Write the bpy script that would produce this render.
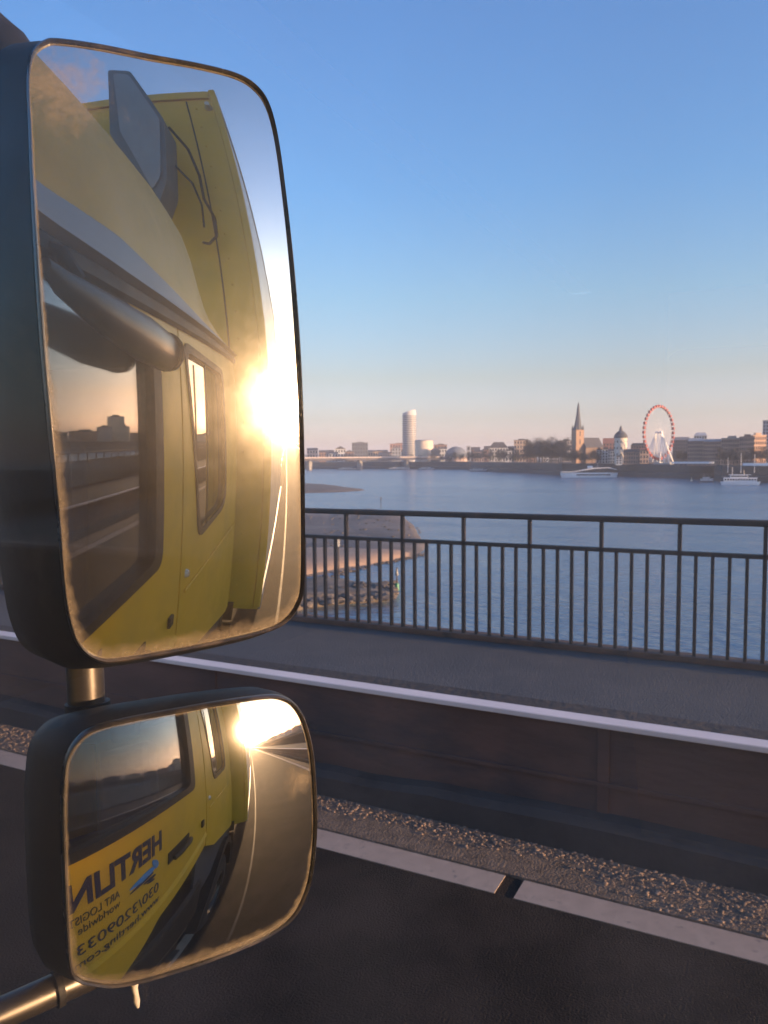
import bpy, bmesh, math, random
from mathutils import Vector, noise
from mathutils.geometry import tessellate_polygon
R_ = math.radians
random.seed(7)
for o in list(bpy.data.objects): bpy.data.objects.remove(o)
SC = bpy.context.scene; COL = SC.collection

# ------------------------------------------------------------------ camera
FPX = 770.0; HC = 2.4
def cam_basis():
    a = R_(62.9); roll = R_(-.45); p = math.atan((512-458)/FPX)
    v0 = Vector((math.sin(a), math.cos(a), 0)); r0 = Vector((math.cos(a), -math.sin(a), 0)); u0 = Vector((0, 0, 1))
    v = v0*math.cos(p)-u0*math.sin(p); u = u0*math.cos(p)+v0*math.sin(p)
    return r0*math.cos(roll)+u*math.sin(roll), u*math.cos(roll)-r0*math.sin(roll), v
CR, CU, CV = cam_basis(); CP = Vector((0, 0, HC))
from mathutils import Matrix
cd = bpy.data.cameras.new('camera'); cam = bpy.data.objects.new('camera', cd); COL.objects.link(cam)
cam.matrix_world = Matrix(((CR.x, CU.x, -CV.x, CP.x), (CR.y, CU.y, -CV.y, CP.y), (CR.z, CU.z, -CV.z, CP.z), (0, 0, 0, 1)))
cd.sensor_fit = 'VERTICAL'; cd.sensor_height = 36; cd.lens = 36*FPX/1024
cd.clip_start = .01; cd.clip_end = 40000
cd.dof.use_dof = True; cd.dof.focus_distance = .62; cd.dof.aperture_fstop = 24
SC.camera = cam
# ------------------------------------------------------------------ light
SUN_AZ, SUN_EL = .9, 5.0
SUN = Vector((math.sin(R_(SUN_AZ))*math.cos(R_(SUN_EL)), -math.cos(R_(SUN_AZ))*math.cos(R_(SUN_EL)), math.sin(R_(SUN_EL))))
w = bpy.data.worlds.new('World'); SC.world = w; w.use_nodes = True
nt = w.node_tree; bg = nt.nodes['Background']
sky = nt.nodes.new('ShaderNodeTexSky'); sky.sky_type = 'NISHITA'; sky.sun_disc = False
sky.sun_elevation = R_(SUN_EL); sky.sun_rotation = R_(180-SUN_AZ)
sky.altitude = 40; sky.air_density = 1.0; sky.dust_density = 1.6; sky.ozone_density = 2.5
# the pink belt low over the horizon, which the sky model leaves too green
geo_ = nt.nodes.new('ShaderNodeTexCoord'); sx_ = nt.nodes.new('ShaderNodeSeparateXYZ'); nt.links.new(geo_.outputs['Generated'], sx_.inputs[0])
rmp = nt.nodes.new('ShaderNodeValToRGB'); nt.links.new(sx_.outputs['Z'], rmp.inputs[0]); el = rmp.color_ramp.elements
stops = [(0, (1.75, 1.62, 3.1)), (.023, (1.68, 1.55, 2.85)), (.05, (1.3, 1.12, 1.65)), (.1, (1.2, .92, 1.0)), (.2, (1.02, .97, 1.04)), (.32, (.82, .96, 1.18)), (.55, (.82, .97, 1.30))]
while len(el) < len(stops): el.new(.5)
for e_, (p_, c_) in zip(el, stops): e_.position = p_; e_.color = (*c_, 1)
mul = nt.nodes.new('ShaderNodeMix'); mul.data_type = 'RGBA'; mul.blend_type = 'MULTIPLY'; mul.inputs[0].default_value = 1
nt.links.new(sky.outputs[0], mul.inputs[6]); nt.links.new(rmp.outputs[0], mul.inputs[7]); nt.links.new(mul.outputs[2], bg.inputs[0]); bg.inputs[1].default_value = .15
ld = bpy.data.lights.new('sun', 'SUN'); ld.energy = 4.0; ld.angle = R_(.53); ld.color = (1, .62, .34)
sun = bpy.data.objects.new('sun', ld); COL.objects.link(sun); sun.rotation_euler = SUN.to_track_quat('Z', 'Y').to_euler()
SC.view_settings.view_transform = 'Standard'; SC.view_settings.look = 'None'
SC.view_settings.exposure = 1.92; SC.view_settings.gamma = 1
SC.render.engine = 'CYCLES'; SC.cycles.use_denoising = True
SC.cycles.max_bounces = 8; SC.cycles.transparent_max_bounces = 12; SC.cycles.glossy_bounces = 6
SC.cycles.caustics_reflective = True; SC.cycles.sample_clamp_indirect = 6; SC.cycles.blur_glossy = .3

def ray(px, py): return (CV+CR*((px-384)/FPX)-CU*((py-512)/FPX)).normalized()
def at(px, py, depth): return CP+CV*depth+CR*((px-384)/FPX*depth)-CU*((py-512)/FPX*depth)
def atz(px, py, z): d = ray(px, py); return CP+d*((z-HC)/d.z)
def horiz(px, depth):      # a ground point in the direction of a picture column
    p = at(px, 457, depth); return Vector((p.x, p.y, 0))

# ------------------------------------------------------------------ materials
def N(nt, t, **k):
    n = nt.nodes.new(t)
    for a, b in k.items(): setattr(n, a, b)
    return n
def mat(name, col, rough=.5, metal=0, var=.15, scale=8, bump=0, bscale=60, spec=.5, coat=0, dirt=None, dirtscale=3, dirtlo=.5, dirthi=.7, stretch=None):
    m = bpy.data.materials.new(name); m.use_nodes = True; nt = m.node_tree; b = nt.nodes['Principled BSDF']
    tc = N(nt, 'ShaderNodeTexCoord'); vec = tc.outputs['Object']
    if stretch:
        mp = N(nt, 'ShaderNodeMapping'); mp.inputs['Scale'].default_value = stretch; nt.links.new(vec, mp.inputs[0]); vec = mp.outputs[0]
    n = N(nt, 'ShaderNodeTexNoise'); n.inputs['Scale'].default_value = scale; n.inputs['Detail'].default_value = 8; n.inputs['Roughness'].default_value = .65
    nt.links.new(vec, n.inputs['Vector'])
    mx = N(nt, 'ShaderNodeMix', data_type='RGBA'); c = Vector(col)
    mx.inputs[6].default_value = (*(c*(1-var)), 1); mx.inputs[7].default_value = (*[min(1, x) for x in c*(1+var)], 1)
    rp = N(nt, 'ShaderNodeMapRange'); rp.inputs[1].default_value = .3; rp.inputs[2].default_value = .7
    nt.links.new(n.outputs[0], rp.inputs[0]); nt.links.new(rp.outputs[0], mx.inputs[0]); out = mx.outputs[2]
    if dirt:
        n2 = N(nt, 'ShaderNodeTexNoise'); n2.inputs['Scale'].default_value = dirtscale; n2.inputs['Detail'].default_value = 10; n2.inputs['Roughness'].default_value = .7
        nt.links.new(vec, n2.inputs['Vector'])
        r2 = N(nt, 'ShaderNodeMapRange'); r2.inputs[1].default_value = dirtlo; r2.inputs[2].default_value = dirthi
        nt.links.new(n2.outputs[0], r2.inputs[0])
        m2 = N(nt, 'ShaderNodeMix', data_type='RGBA'); m2.inputs[7].default_value = (*dirt, 1)
        nt.links.new(r2.outputs[0], m2.inputs[0]); nt.links.new(out, m2.inputs[6]); out = m2.outputs[2]
    nt.links.new(out, b.inputs['Base Color'])
    b.inputs['Metallic'].default_value = metal; b.inputs['Specular IOR Level'].default_value = spec; b.inputs['Coat Weight'].default_value = coat
    rr = N(nt, 'ShaderNodeMapRange'); rr.inputs[1].default_value = .3; rr.inputs[2].default_value = .7
    rr.inputs[3].default_value = max(.02, rough-.08); rr.inputs[4].default_value = min(1, rough+.08)
    nt.links.new(n.outputs[0], rr.inputs[0]); nt.links.new(rr.outputs[0], b.inputs['Roughness'])
    if bump:
        n3 = N(nt, 'ShaderNodeTexNoise'); n3.inputs['Scale'].default_value = bscale; n3.inputs['Detail'].default_value = 5
        nt.links.new(vec, n3.inputs['Vector'])
        bp = N(nt, 'ShaderNodeBump'); bp.inputs['Strength'].default_value = bump; bp.inputs['Distance'].default_value = .02
        nt.links.new(n3.outputs[0], bp.inputs['Height']); nt.links.new(bp.outputs[0], b.inputs['Normal'])
    return m

def glass_mat(name, tint=(.55, .6, .6), ior=1.7, dust=.03, seed=0):
    m = bpy.data.materials.new(name); m.use_nodes = True; nt = m.node_tree; nt.nodes.clear()
    o = N(nt, 'ShaderNodeOutputMaterial'); tr = N(nt, 'ShaderNodeBsdfTransparent'); tr.inputs[0].default_value = (*tint, 1)
    gl = N(nt, 'ShaderNodeBsdfGlossy'); gl.inputs['Roughness'].default_value = .0; fr = N(nt, 'ShaderNodeFresnel'); fr.inputs[0].default_value = ior
    # a thin pane reflects the same from both sides
    geo = N(nt, 'ShaderNodeNewGeometry')
    lw = N(nt, 'ShaderNodeVectorMath', operation='DOT_PRODUCT'); nt.links.new(geo.outputs['Incoming'], lw.inputs[0]); nt.links.new(geo.outputs['Normal'], lw.inputs[1])
    ab = N(nt, 'ShaderNodeMath', operation='ABSOLUTE'); nt.links.new(lw.outputs['Value'], ab.inputs[0])
    om = N(nt, 'ShaderNodeMath', operation='SUBTRACT'); om.inputs[0].default_value = 1; nt.links.new(ab.outputs[0], om.inputs[1])
    pw = N(nt, 'ShaderNodeMath', operation='POWER'); pw.inputs[1].default_value = 2.5; nt.links.new(om.outputs[0], pw.inputs[0])
    f0 = ((ior-1)/(ior+1))**2
    ma = N(nt, 'ShaderNodeMath', operation='MULTIPLY_ADD'); ma.inputs[1].default_value = 1-f0; ma.inputs[2].default_value = f0; nt.links.new(pw.outputs[0], ma.inputs[0])
    mx = N(nt, 'ShaderNodeMixShader'); nt.links.new(ma.outputs[0], mx.inputs[0]); nt.links.new(tr.outputs[0], mx.inputs[1]); nt.links.new(gl.outputs[0], mx.inputs[2])
    tl = N(nt, 'ShaderNodeBsdfTranslucent'); df = N(nt, 'ShaderNodeBsdfDiffuse'); tl.inputs[0].default_value = df.inputs[0].default_value = (.75, .7, .65, 1)
    md = N(nt, 'ShaderNodeMixShader'); nt.links.new(tl.outputs[0], md.inputs[1]); nt.links.new(df.outputs[0], md.inputs[2])
    tc = N(nt, 'ShaderNodeTexCoord'); mp = N(nt, 'ShaderNodeMapping'); mp.inputs['Scale'].default_value = (1, 6, 1.5); mp.inputs['Location'].default_value = (seed, 0, 0)
    nz = N(nt, 'ShaderNodeTexNoise'); nz.inputs['Scale'].default_value = 3; nz.inputs['Detail'].default_value = 6
    nt.links.new(tc.outputs['Object'], mp.inputs[0]); nt.links.new(mp.outputs[0], nz.inputs['Vector'])
    mr = N(nt, 'ShaderNodeMapRange'); mr.inputs[1].default_value = .35; mr.inputs[2].default_value = .7; mr.inputs[3].default_value = dust*.4; mr.inputs[4].default_value = dust*1.6
    nt.links.new(nz.outputs[0], mr.inputs[0])
    m3 = N(nt, 'ShaderNodeMixShader'); nt.links.new(mr.outputs[0], m3.inputs[0]); nt.links.new(mx.outputs[0], m3.inputs[1]); nt.links.new(md.outputs[0], m3.inputs[2])
    nt.links.new(m3.outputs[0], o.inputs[0]); return m

def mirror_mat(name, glow=.05, rough=.2, dust=.1, wf=.2):
    m = bpy.data.materials.new(name); m.use_nodes = True; nt = m.node_tree; nt.nodes.clear()
    L = nt.links.new
    o = N(nt, 'ShaderNodeOutputMaterial'); tc = N(nt, 'ShaderNodeTexCoord')
    sharp = N(nt, 'ShaderNodeBsdfGlossy'); sharp.inputs['Roughness'].default_value = .012; sharp.inputs[0].default_value = (.82, .79, .70, 1)
    soft = N(nt, 'ShaderNodeBsdfGlossy'); soft.inputs['Roughness'].default_value = rough; soft.inputs[0].default_value = (.8, .75, .68, 1)
    wide = N(nt, 'ShaderNodeBsdfGlossy'); wide.inputs['Roughness'].default_value = .38; wide.inputs[0].default_value = (.8, .7, .6, 1)
    dif = N(nt, 'ShaderNodeBsdfDiffuse')
    def noise_(sc, det, stretch=None, rot=0):
        vec = tc.outputs['UV']
        if stretch:
            mp = N(nt, 'ShaderNodeMapping'); mp.inputs['Scale'].default_value = stretch; mp.inputs['Rotation'].default_value = (0, 0, rot); L(vec, mp.inputs[0]); vec = mp.outputs[0]
        n = N(nt, 'ShaderNodeTexNoise'); n.inputs['Scale'].default_value = sc; n.inputs['Detail'].default_value = det; n.inputs['Roughness'].default_value = .7
        L(vec, n.inputs['Vector']); return n.outputs[0]
    def rng(x, a, b, c, d):
        r = N(nt, 'ShaderNodeMapRange'); L(x, r.inputs[0])
        for i, q in enumerate((a, b, c, d)): r.inputs[i+1].default_value = q
        return r.outputs[0]
    def mathn(op, a, b):
        q = N(nt, 'ShaderNodeMath', operation=op)
        for i, x in enumerate((a, b)):
            if isinstance(x, (int, float)): q.inputs[i].default_value = x
            else: L(x, q.inputs[i])
        return q.outputs[0]
    # wiping scratches and smears raise the soft lobes
    smear = rng(noise_(11, 9), .35, .75, .7, 1.25)
    scr = mathn('ADD', rng(noise_(26, 4, (1, 40, 1), .55), .56, .72, 0, 1.1), rng(noise_(22, 4, (1, 50, 1), 1.05), .60, .74, 0, 1.0))
    fac = mathn('MULTIPLY', mathn('ADD', smear, scr), glow)
    s1 = N(nt, 'ShaderNodeMixShader'); L(fac, s1.inputs[0]); L(sharp.outputs[0], s1.inputs[1]); L(soft.outputs[0], s1.inputs[2])
    s2 = N(nt, 'ShaderNodeMixShader'); L(mathn('MULTIPLY', fac, wf), s2.inputs[0]); L(s1.outputs[0], s2.inputs[1]); L(wide.outputs[0], s2.inputs[2])
    # dried grime, thick along the rim
    at_ = N(nt, 'ShaderNodeAttribute'); at_.attribute_name = 'rim'
    grime = noise_(26, 10)
    edge = mathn('ADD', at_.outputs['Fac'], rng(noise_(14, 12), .3, .7, -.05, .05))
    e1 = rng(edge, .86, .97, 0, .58)
    at2 = N(nt, 'ShaderNodeAttribute'); at2.attribute_name = 'corner'
    e2 = mathn('MULTIPLY', rng(mathn('ADD', at2.outputs['Fac'], mathn('ADD', rng(noise_(34, 12), .35, .65, -.22, .22), rng(noise_(7, 8), .35, .65, -.3, .25))), .25, 1.0, 0, .55), 1)
    spots = rng(noise_(150, 3), .68, .76, 0, .3)
    base = rng(noise_(5, 6), .3, .75, dust*.3, dust*1.5)
    tot = mathn('MAXIMUM', mathn('MAXIMUM', e1, e2), mathn('MAXIMUM', spots, base))
    dc = N(nt, 'ShaderNodeMix', data_type='RGBA'); dc.inputs[6].default_value = (.08, .06, .04, 1); dc.inputs[7].default_value = (.34, .28, .20, 1); L(noise_(60, 5), dc.inputs[0]); L(dc.outputs[2], dif.inputs[0])
    s3 = N(nt, 'ShaderNodeMixShader'); L(tot, s3.inputs[0]); L(s2.outputs[0], s3.inputs[1]); L(dif.outputs[0], s3.inputs[2])
    L(s3.outputs[0], o.inputs[0]); return m

M = {}
M['asphalt'] = mat('asphalt', (.016, .0125, .010), .88, spec=.15, bump=.8, bscale=90, var=.55, scale=45, dirt=(.036, .028, .022), dirtscale=1.4, dirtlo=.42, dirthi=.62)
M['asphalt2'] = mat('walkway_asphalt', (.078, .074, .072), .85, bump=.4, bscale=80, var=.2, scale=3, dirt=(.10, .095, .09), dirtscale=.8)
M['paint'] = mat('line_paint', (.44, .33, .25), .6, var=.12, scale=12, dirt=(.12, .11, .10), dirtscale=14, dirtlo=.58, dirthi=.75)
M['coping'] = mat('coping_paint', (.82, .67, .60), .5, var=.1, scale=5, dirt=(.3, .28, .26), dirtscale=5, dirtlo=.6, dirthi=.8, stretch=(1, .3, 1))
M['wallsteel'] = mat('rusty_wall', (.12, .06, .042), .7, var=.45, scale=2, bump=.3, bscale=20, dirt=(.05, .04, .04), dirtscale=1.6, stretch=(1, .35, 1))
M['concrete'] = mat('dirty_concrete', (.06, .047, .040), .9, var=.35, scale=4, bump=.35, bscale=18, dirt=(.02, .019, .018), dirtscale=2)
M['gravelbase'] = mat('gravel_base', (.15, .11, .082), .95, var=.4, scale=14, bump=1, bscale=60)
M['stone'] = mat('stones', (.24, .17, .125), .9, var=.4, scale=3)
M['rail'] = mat('rail_paint', (.075, .055, .042), .55, var=.25, scale=6, dirt=(.17, .08, .04), dirtscale=7, dirtlo=.55, dirthi=.75)
M['tar'] = mat('glossy_tar', (.012, .011, .010), .66, var=.3, scale=10)
M['upstand'] = mat('warm_lit_upstand', (.15, .085, .055), .8, var=.35, scale=5, dirt=(.07, .05, .04), dirtscale=6)  # concrete upstand, its orange light line put into the base colour
M['black'] = mat('black_plastic', (.014, .012, .010), .62, spec=.35, var=.2, scale=20, bump=.04, bscale=400, dirt=(.06, .05, .04), dirtscale=18, dirtlo=.55, dirthi=.8)
M['rimplastic'] = mat('rim_plastic', (.03, .026, .022), .3, var=.2, scale=30, dirt=(.12, .09, .06), dirtscale=30, dirtlo=.5, dirthi=.75)
M['smoothblack'] = mat('smooth_black_plastic', (.012, .012, .013), .36, var=.05, scale=4)
M['rubber'] = mat('tyre_rubber', (.02, .02, .02), .8, bump=.3, bscale=80)
M['steel'] = mat('brushed_pole', (.11, .095, .08), .36, metal=.8, var=.15, scale=20, dirt=(.05, .04, .035), dirtscale=14, dirtlo=.55, dirthi=.75)
M['yellow'] = mat('yellow_paint', (.82, .45, .008), .45, var=.06, scale=3, coat=.0, dirt=(.45, .29, .04), dirtscale=3, dirtlo=.45, dirthi=.85)
M['whitebox'] = mat('white_panel', (.62, .55, .42), .35, var=.06, scale=2, dirt=(.38, .33, .27), dirtscale=1.6)
M['grey'] = mat('grey_plastic', (.13, .135, .14), .5, var=.1, scale=8, dirt=(.2, .18, .16), dirtscale=5)
M['lightgrey'] = mat('light_grey_trim', (.28, .29, .30), .45, var=.1, scale=8)
M['inside'] = mat('cab_lining', (.05, .05, .055), .85, var=.1)
M['seat'] = mat('seat_cloth', (.03, .05, .13), .9, var=.2, scale=20, bump=.3, bscale=200)
M['ink'] = mat('dark_blue_lettering', (.012, .018, .06), .4, var=.05)
M['ltblue'] = mat('light_blue_logo', (.06, .28, .62), .4, var=.05)
M['thin'] = mat('grey_lettering', (.06, .05, .03), .4, var=.05)
M['lamp'] = mat('lamp_lens', (.7, .6, .45), .15, coat=1)
M['ice'] = mat('dirty_ice', (.55, .5, .44), .25, var=.2, scale=60)
M['sand'] = mat('sand', (.34, .23, .16), .95, var=.15, scale=.15, bump=.3, bscale=1)
M['mud'] = mat('mud_bank', (.13, .11, .10), .95, var=.3, scale=.08, dirt=(.2, .17, .15), dirtscale=.05)
M['groyne'] = mat('groyne_rubble', (.12, .10, .085), .95, var=.5, scale=.6, bump=1, bscale=2)
M['land'] = mat('land', (.05, .055, .06), .95, var=.3, scale=.02)
M['quay'] = mat('quay_masonry', (.09, .09, .095), .9, var=.3, scale=.1)
M['window'] = mat('window_glass', (.03, .035, .045), .12, var=.2, scale=.3)
M['bark'] = mat('bark', (.055, .045, .04), .9)
M['twig'] = mat('winter_twigs', (.038, .038, .038), .9, var=.4, scale=.2)
M['evergreen'] = mat('evergreen_leaves', (.04, .052, .03), .9, var=.4, scale=.2)
M['shipwhite'] = mat('ship_white', (.72, .73, .75), .4, var=.04, scale=.3)
M['darkhull'] = mat('dark_hull', (.05, .055, .07), .5)
M['wheelwhite'] = mat('wheel_white_steel', (.75, .73, .72), .4, var=.03)
M['wheelred'] = mat('wheel_red_cabin', (.36, .05, .04), .4, var=.1)
M['green'] = mat('green_marker', (.02, .16, .08), .5)
M['window_pane'] = glass_mat('cab_window_glass', (.93, .94, .94), 1.6, .035)
M['rear_pane'] = glass_mat('tinted_window_glass', (.4, .42, .42), 1.75, .02, 3)
M['dark_pane'] = glass_mat('dimming_glass', (.18, .19, .2), 1.5, .02, 5)  # tinted dark to cut daylight through the far cab window
M['mirror_main'] = mirror_mat('dusty_mirror', .10, .16, .026, .11)
M['mirror_wide'] = mirror_mat('dusty_convex_mirror', .11, .12, .008, .02)
# water
m = bpy.data.materials.new('river_water'); m.use_nodes = True; nt = m.node_tree; b = nt.nodes['Principled BSDF']
b.inputs['Base Color'].default_value = (.13, .21, .27, 1); b.inputs['Roughness'].default_value = .22; b.inputs['IOR'].default_value = 1.33; b.inputs['Specular IOR Level'].default_value = .6
tc = N(nt, 'ShaderNodeTexCoord')
def wav(sc, st, det):
    mp = N(nt, 'ShaderNodeMapping'); mp.inputs['Scale'].default_value = st; mp.inputs['Rotation'].default_value = (0, 0, .5)
    nt.links.new(tc.outputs['Object'], mp.inputs[0]); n = N(nt, 'ShaderNodeTexNoise'); n.inputs['Scale'].default_value = sc; n.inputs['Detail'].default_value = det
    nt.links.new(mp.outputs[0], n.inputs['Vector']); return n.outputs[0]
a1 = wav(.8, (1, .45, 1), 6); a2 = wav(.04, (1, .4, 1), 3)
ad = N(nt, 'ShaderNodeMath', operation='MULTIPLY_ADD'); ad.inputs[1].default_value = 4.0; nt.links.new(a2, ad.inputs[0]); nt.links.new(a1, ad.inputs[2])
bp = N(nt, 'ShaderNodeBump'); bp.inputs['Strength'].default_value = .9; bp.inputs['Distance'].default_value = .9
nt.links.new(ad.outputs[0], bp.inputs['Height']); nt.links.new(bp.outputs[0], b.inputs['Normal']); M['water'] = m
# wind patches and calmer lanes
wp = N(nt, 'ShaderNodeMapRange'); wp.inputs[1].default_value = .35; wp.inputs[2].default_value = .65; wp.inputs[3].default_value = .45; wp.inputs[4].default_value = 1.0
nt.links.new(wav(.012, (1, .25, 1), 4), wp.inputs[0]); nt.links.new(wp.outputs[0], bp.inputs['Strength'])

# ------------------------------------------------------------------ helpers
def tag(o, label=None, cat=None, group=None, kind=None):
    if label: o['label'] = label
    if cat: o['category'] = cat
    if group: o['group'] = group
    if kind: o['kind'] = kind
    return o
def thing(name, label, cat, loc=(0, 0, 0), group=None, rz=0):
    o = bpy.data.objects.new(name, None); COL.objects.link(o); o.location = loc; o.rotation_euler = (0, 0, rz); o.empty_display_size = .1
    return tag(o, label, cat, group)
class MB:
    def __init__(s): s.b = bmesh.new()
    def box(s, x0, x1, y0, y1, z0, z1, bev=0, seg=2):
        vs = [s.b.verts.new((x, y, z)) for x in (x0, x1) for y in (y0, y1) for z in (z0, z1)]
        for f in ((0, 1, 3, 2), (4, 6, 7, 5), (0, 4, 5, 1), (2, 3, 7, 6), (0, 2, 6, 4), (1, 5, 7, 3)): s.b.faces.new([vs[i] for i in f])
        if bev: bmesh.ops.bevel(s.b, geom=list({e for v in vs for e in v.link_edges}), offset=bev, segments=seg, affect='EDGES', profile=.5)
        return s
    def tube(s, pts, r, seg=10, caps=True):
        pts = [Vector(p) for p in pts]; rs = r if isinstance(r, (list, tuple)) else [r]*len(pts); rings = []
        up = None
        for i, p in enumerate(pts):
            t = (pts[min(i+1, len(pts)-1)]-pts[max(i-1, 0)]).normalized()
            if up is None: up = t.orthogonal().normalized()
            up = (up-t*up.dot(t)).normalized(); q = t.cross(up)
            rings.append([s.b.verts.new(p+(up*math.cos(2*math.pi*k/seg)+q*math.sin(2*math.pi*k/seg))*rs[i]) for k in range(seg)])
        for a, b_ in zip(rings, rings[1:]):
            for k in range(seg): s.b.faces.new((a[k], a[(k+1) % seg], b_[(k+1) % seg], b_[k]))
        if caps: s.b.faces.new(rings[0][::-1]); s.b.faces.new(rings[-1])
        return s
    def loft(s, rings, cap0=True, cap1=True, closed=True):
        R = [[s.b.verts.new(Vector(p)) for p in r] for r in rings]; n = len(R[0])
        for a, b_ in zip(R, R[1:]):
            for k in range(n if closed else n-1): s.b.faces.new((a[k], a[(k+1) % n], b_[(k+1) % n], b_[k]))
        if cap0: s.b.faces.new(R[0][::-1])
        if cap1: s.b.faces.new(R[-1])
        return s
    def prism(s, poly, z0, z1):      # poly in XY
        return s.loft([[(p[0], p[1], z0) for p in poly], [(p[0], p[1], z1) for p in poly]])
    def sidepanel(s, x, th, outer, holes=()):   # a sheet in a YZ plane with openings
        loops = [[Vector((x, p[0], p[1])) for p in L] for L in (outer, *holes)]
        flat = [p for L in loops for p in L]; tr = tessellate_polygon([[Vector((p.y, p.z, 0)) for p in L] for L in loops])
        va = [s.b.verts.new(p) for p in flat]; vb = [s.b.verts.new(p-Vector((th, 0, 0))) for p in flat]
        for t in tr:
            s.b.faces.new([va[i] for i in t]); s.b.faces.new([vb[i] for i in t][::-1])
        o = 0
        for L in loops:
            n = len(L)
            for k in range(n): s.b.faces.new((va[o+k], va[o+(k+1) % n], vb[o+(k+1) % n], vb[o+k]))
            o += n
        return s
    def build(s, name, m, parent=None, smooth=False, wn=True):
        bmesh.ops.recalc_face_normals(s.b, faces=s.b.faces)
        me = bpy.data.meshes.new(name); s.b.to_mesh(me); s.b.free(); me.materials.append(m)
        if smooth:
            for p in me.polygons: p.use_smooth = True
            try: me.set_sharp_from_angle(angle=R_(40))
            except Exception: pass
        o = bpy.data.objects.new(name, me); COL.objects.link(o)
        if parent: o.parent = parent
        return o
def roundpoly(pts, r, n=6):
    out = []; k = len(pts)
    for i in range(k):
        p = Vector(pts[i]); a = Vector(pts[i-1])-p; b_ = Vector(pts[(i+1) % k])-p; rr = r[i] if isinstance(r, (list, tuple)) else r
        rr = min(rr, a.length*.49, b_.length*.49); A = p+a.normalized()*rr; B = p+b_.normalized()*rr
        for j in range(n+1):
            t = j/n; out.append(tuple(A*(1-t)**2+p*2*t*(1-t)+B*t*t))
    return out
def catmull(pts, n=6):
    out = []; k = len(pts)
    for i in range(k):
        p0, p1, p2, p3 = (Vector(pts[(i+j-1) % k]) for j in range(4))
        for j in range(n):
            t = j/n; out.append(.5*((2*p1)+(p2-p0)*t+(2*p0-5*p1+4*p2-p3)*t*t+(3*p1-p0-3*p2+p3)*t**3))
    return out
def copy_child(o, parent, loc=None):
    c = o.copy(); COL.objects.link(c); c.parent = parent
    if loc is not None: c.location = loc
    return c

# ------------------------------------------------------------------ setting: bridge
ZW = -17.6; ZG = -5.0; HAZE = .00017
X_LINE, X_WALL, X_RAIL = 3.995, 4.66, 6.4
Y0, Y1 = -420, 330
s = MB(); s.box(-9, X_WALL+.02, Y0, Y1, -.6, 0).build('road', M['asphalt']); tag(bpy.data.objects['road'], kind='structure')
for nm, x0, x1, m in (('road_edge_line', X_LINE-.09, X_LINE+.11, 'paint'),):
    b1 = MB(); y = -150
    # the edge line is broken by a short gap where the photo shows it
    b1.box(x0, x1, -150, 1.225, .001, .005); b1.box(x0, x1, 1.335, 200, .001, .005)
    tag(b1.build(nm, M[m]), kind='structure')
b1 = MB()
for k in range(-14, 20): b1.box(-.05, .07, k*12-1.4+11, k*12+4.6+11, .001, .005)
tag(b1.build('lane_dashes', M['paint']), kind='structure')
tag(MB().box(.56, .60, -150, 120, -.001, .004).build('road_joint', M['tar']), kind='structure')
tag(MB().box(X_WALL-.555, X_WALL, -150, 200, .001, .018).build('road_shoulder', M['gravelbase']), kind='structure')
# stones swept against the wall
b1 = MB()
_ib = bmesh.new(); bmesh.ops.create_icosphere(_ib, subdivisions=1, radius=1); ICO = ([v.co.copy() for v in _ib.verts], [[v.index for v in f.verts] for f in _ib.faces]); _ib.free()
def stone(bb, p, r):
    vs = [bb.b.verts.new(q) for q in ICO[0]]
    for f in ICO[1]: bb.b.faces.new([vs[i] for i in f])
    sx, sy, sz = r*random.uniform(.7, 1.5), r*random.uniform(.9, 2.2), r*random.uniform(.5, .9); an = random.gauss(0, .5)
    for v in vs:
        c = v.co*random.uniform(.8, 1.15); c = Vector((c.x*sx, c.y*sy, c.z*sz)); v.co = Vector(p)+Vector((c.x*math.cos(an)-c.y*math.sin(an), c.x*math.sin(an)+c.y*math.cos(an), c.z))
for i in range(9000):
    y = random.uniform(-1.5, 10.5) if i < 7600 else random.uniform(10, 26)
    x = X_WALL-.13-abs(random.gauss(0, .16)) if random.random() < .55 else random.uniform(X_WALL-.55, X_WALL-.12)
    if x < X_WALL-.55 or noise.noise((y*1.1, x*3, 0)) < random.uniform(-.25, .1): continue
    stone(b1, (x, y, .02), random.choice([.003, .004, .005, .006, .009]))
tag(b1.build('gravel', M['stone']), 'brown grit and small stones swept along the foot of the wall', 'gravel', kind='stuff')
# raised footway
tag(MB().box(X_WALL+.05, X_RAIL+.12, Y0, Y1, -.5, .78).build('walkway', M['asphalt2']), kind='structure')
tag(MB().box(X_WALL+.13, X_WALL+.3, Y0, Y1, .7, .784).build('walkway_gutter', M['concrete']), kind='structure')
t = thing('barrier_wall', 'low rust brown steel side wall with pale top edge between road and footway', 'wall', (X_WALL, 0, 0))
b1 = MB().box(0, .05, Y0, Y1, 0, .762)
b1.build('wall_plate', M['wallsteel'], t)
MB().box(-.035, .09, Y0, Y1, .762, .80, .008).build('top_edge', M['coping'], t)
b1 = MB(); 
rings = []
for k in range(261):
    y = -30+k*.25; h = .20+.05*noise.noise((y*.5, 0, 0))+.02*noise.noise((y*2.3, 7, 0)); d = -.15-.035*noise.noise((y*.7, 3, 0))
    rings.append([(-.002, y, .0), (d, y, .0), (d*.9, y, h*.8), (d*.6, y, h), (-.002, y, h+.01)])
b1.loft(rings); b1.build('foot_ledge', M['concrete'], t)
b1 = MB().box(-.02, 0, Y0, Y1, .40, .425); b1.build('weld_rib', M['wallsteel'], t)
jt = None
for k in range(-12, 20):
    if jt is None: jt = MB().box(-.012, 0, -.035, .035, .23, .755, .003).build('joint_strip', M['wallsteel'], t); jt.location = (0, k*3.0+.9, 0)
    else: copy_child(jt, t, (0, k*3.0+.9, 0))
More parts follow.
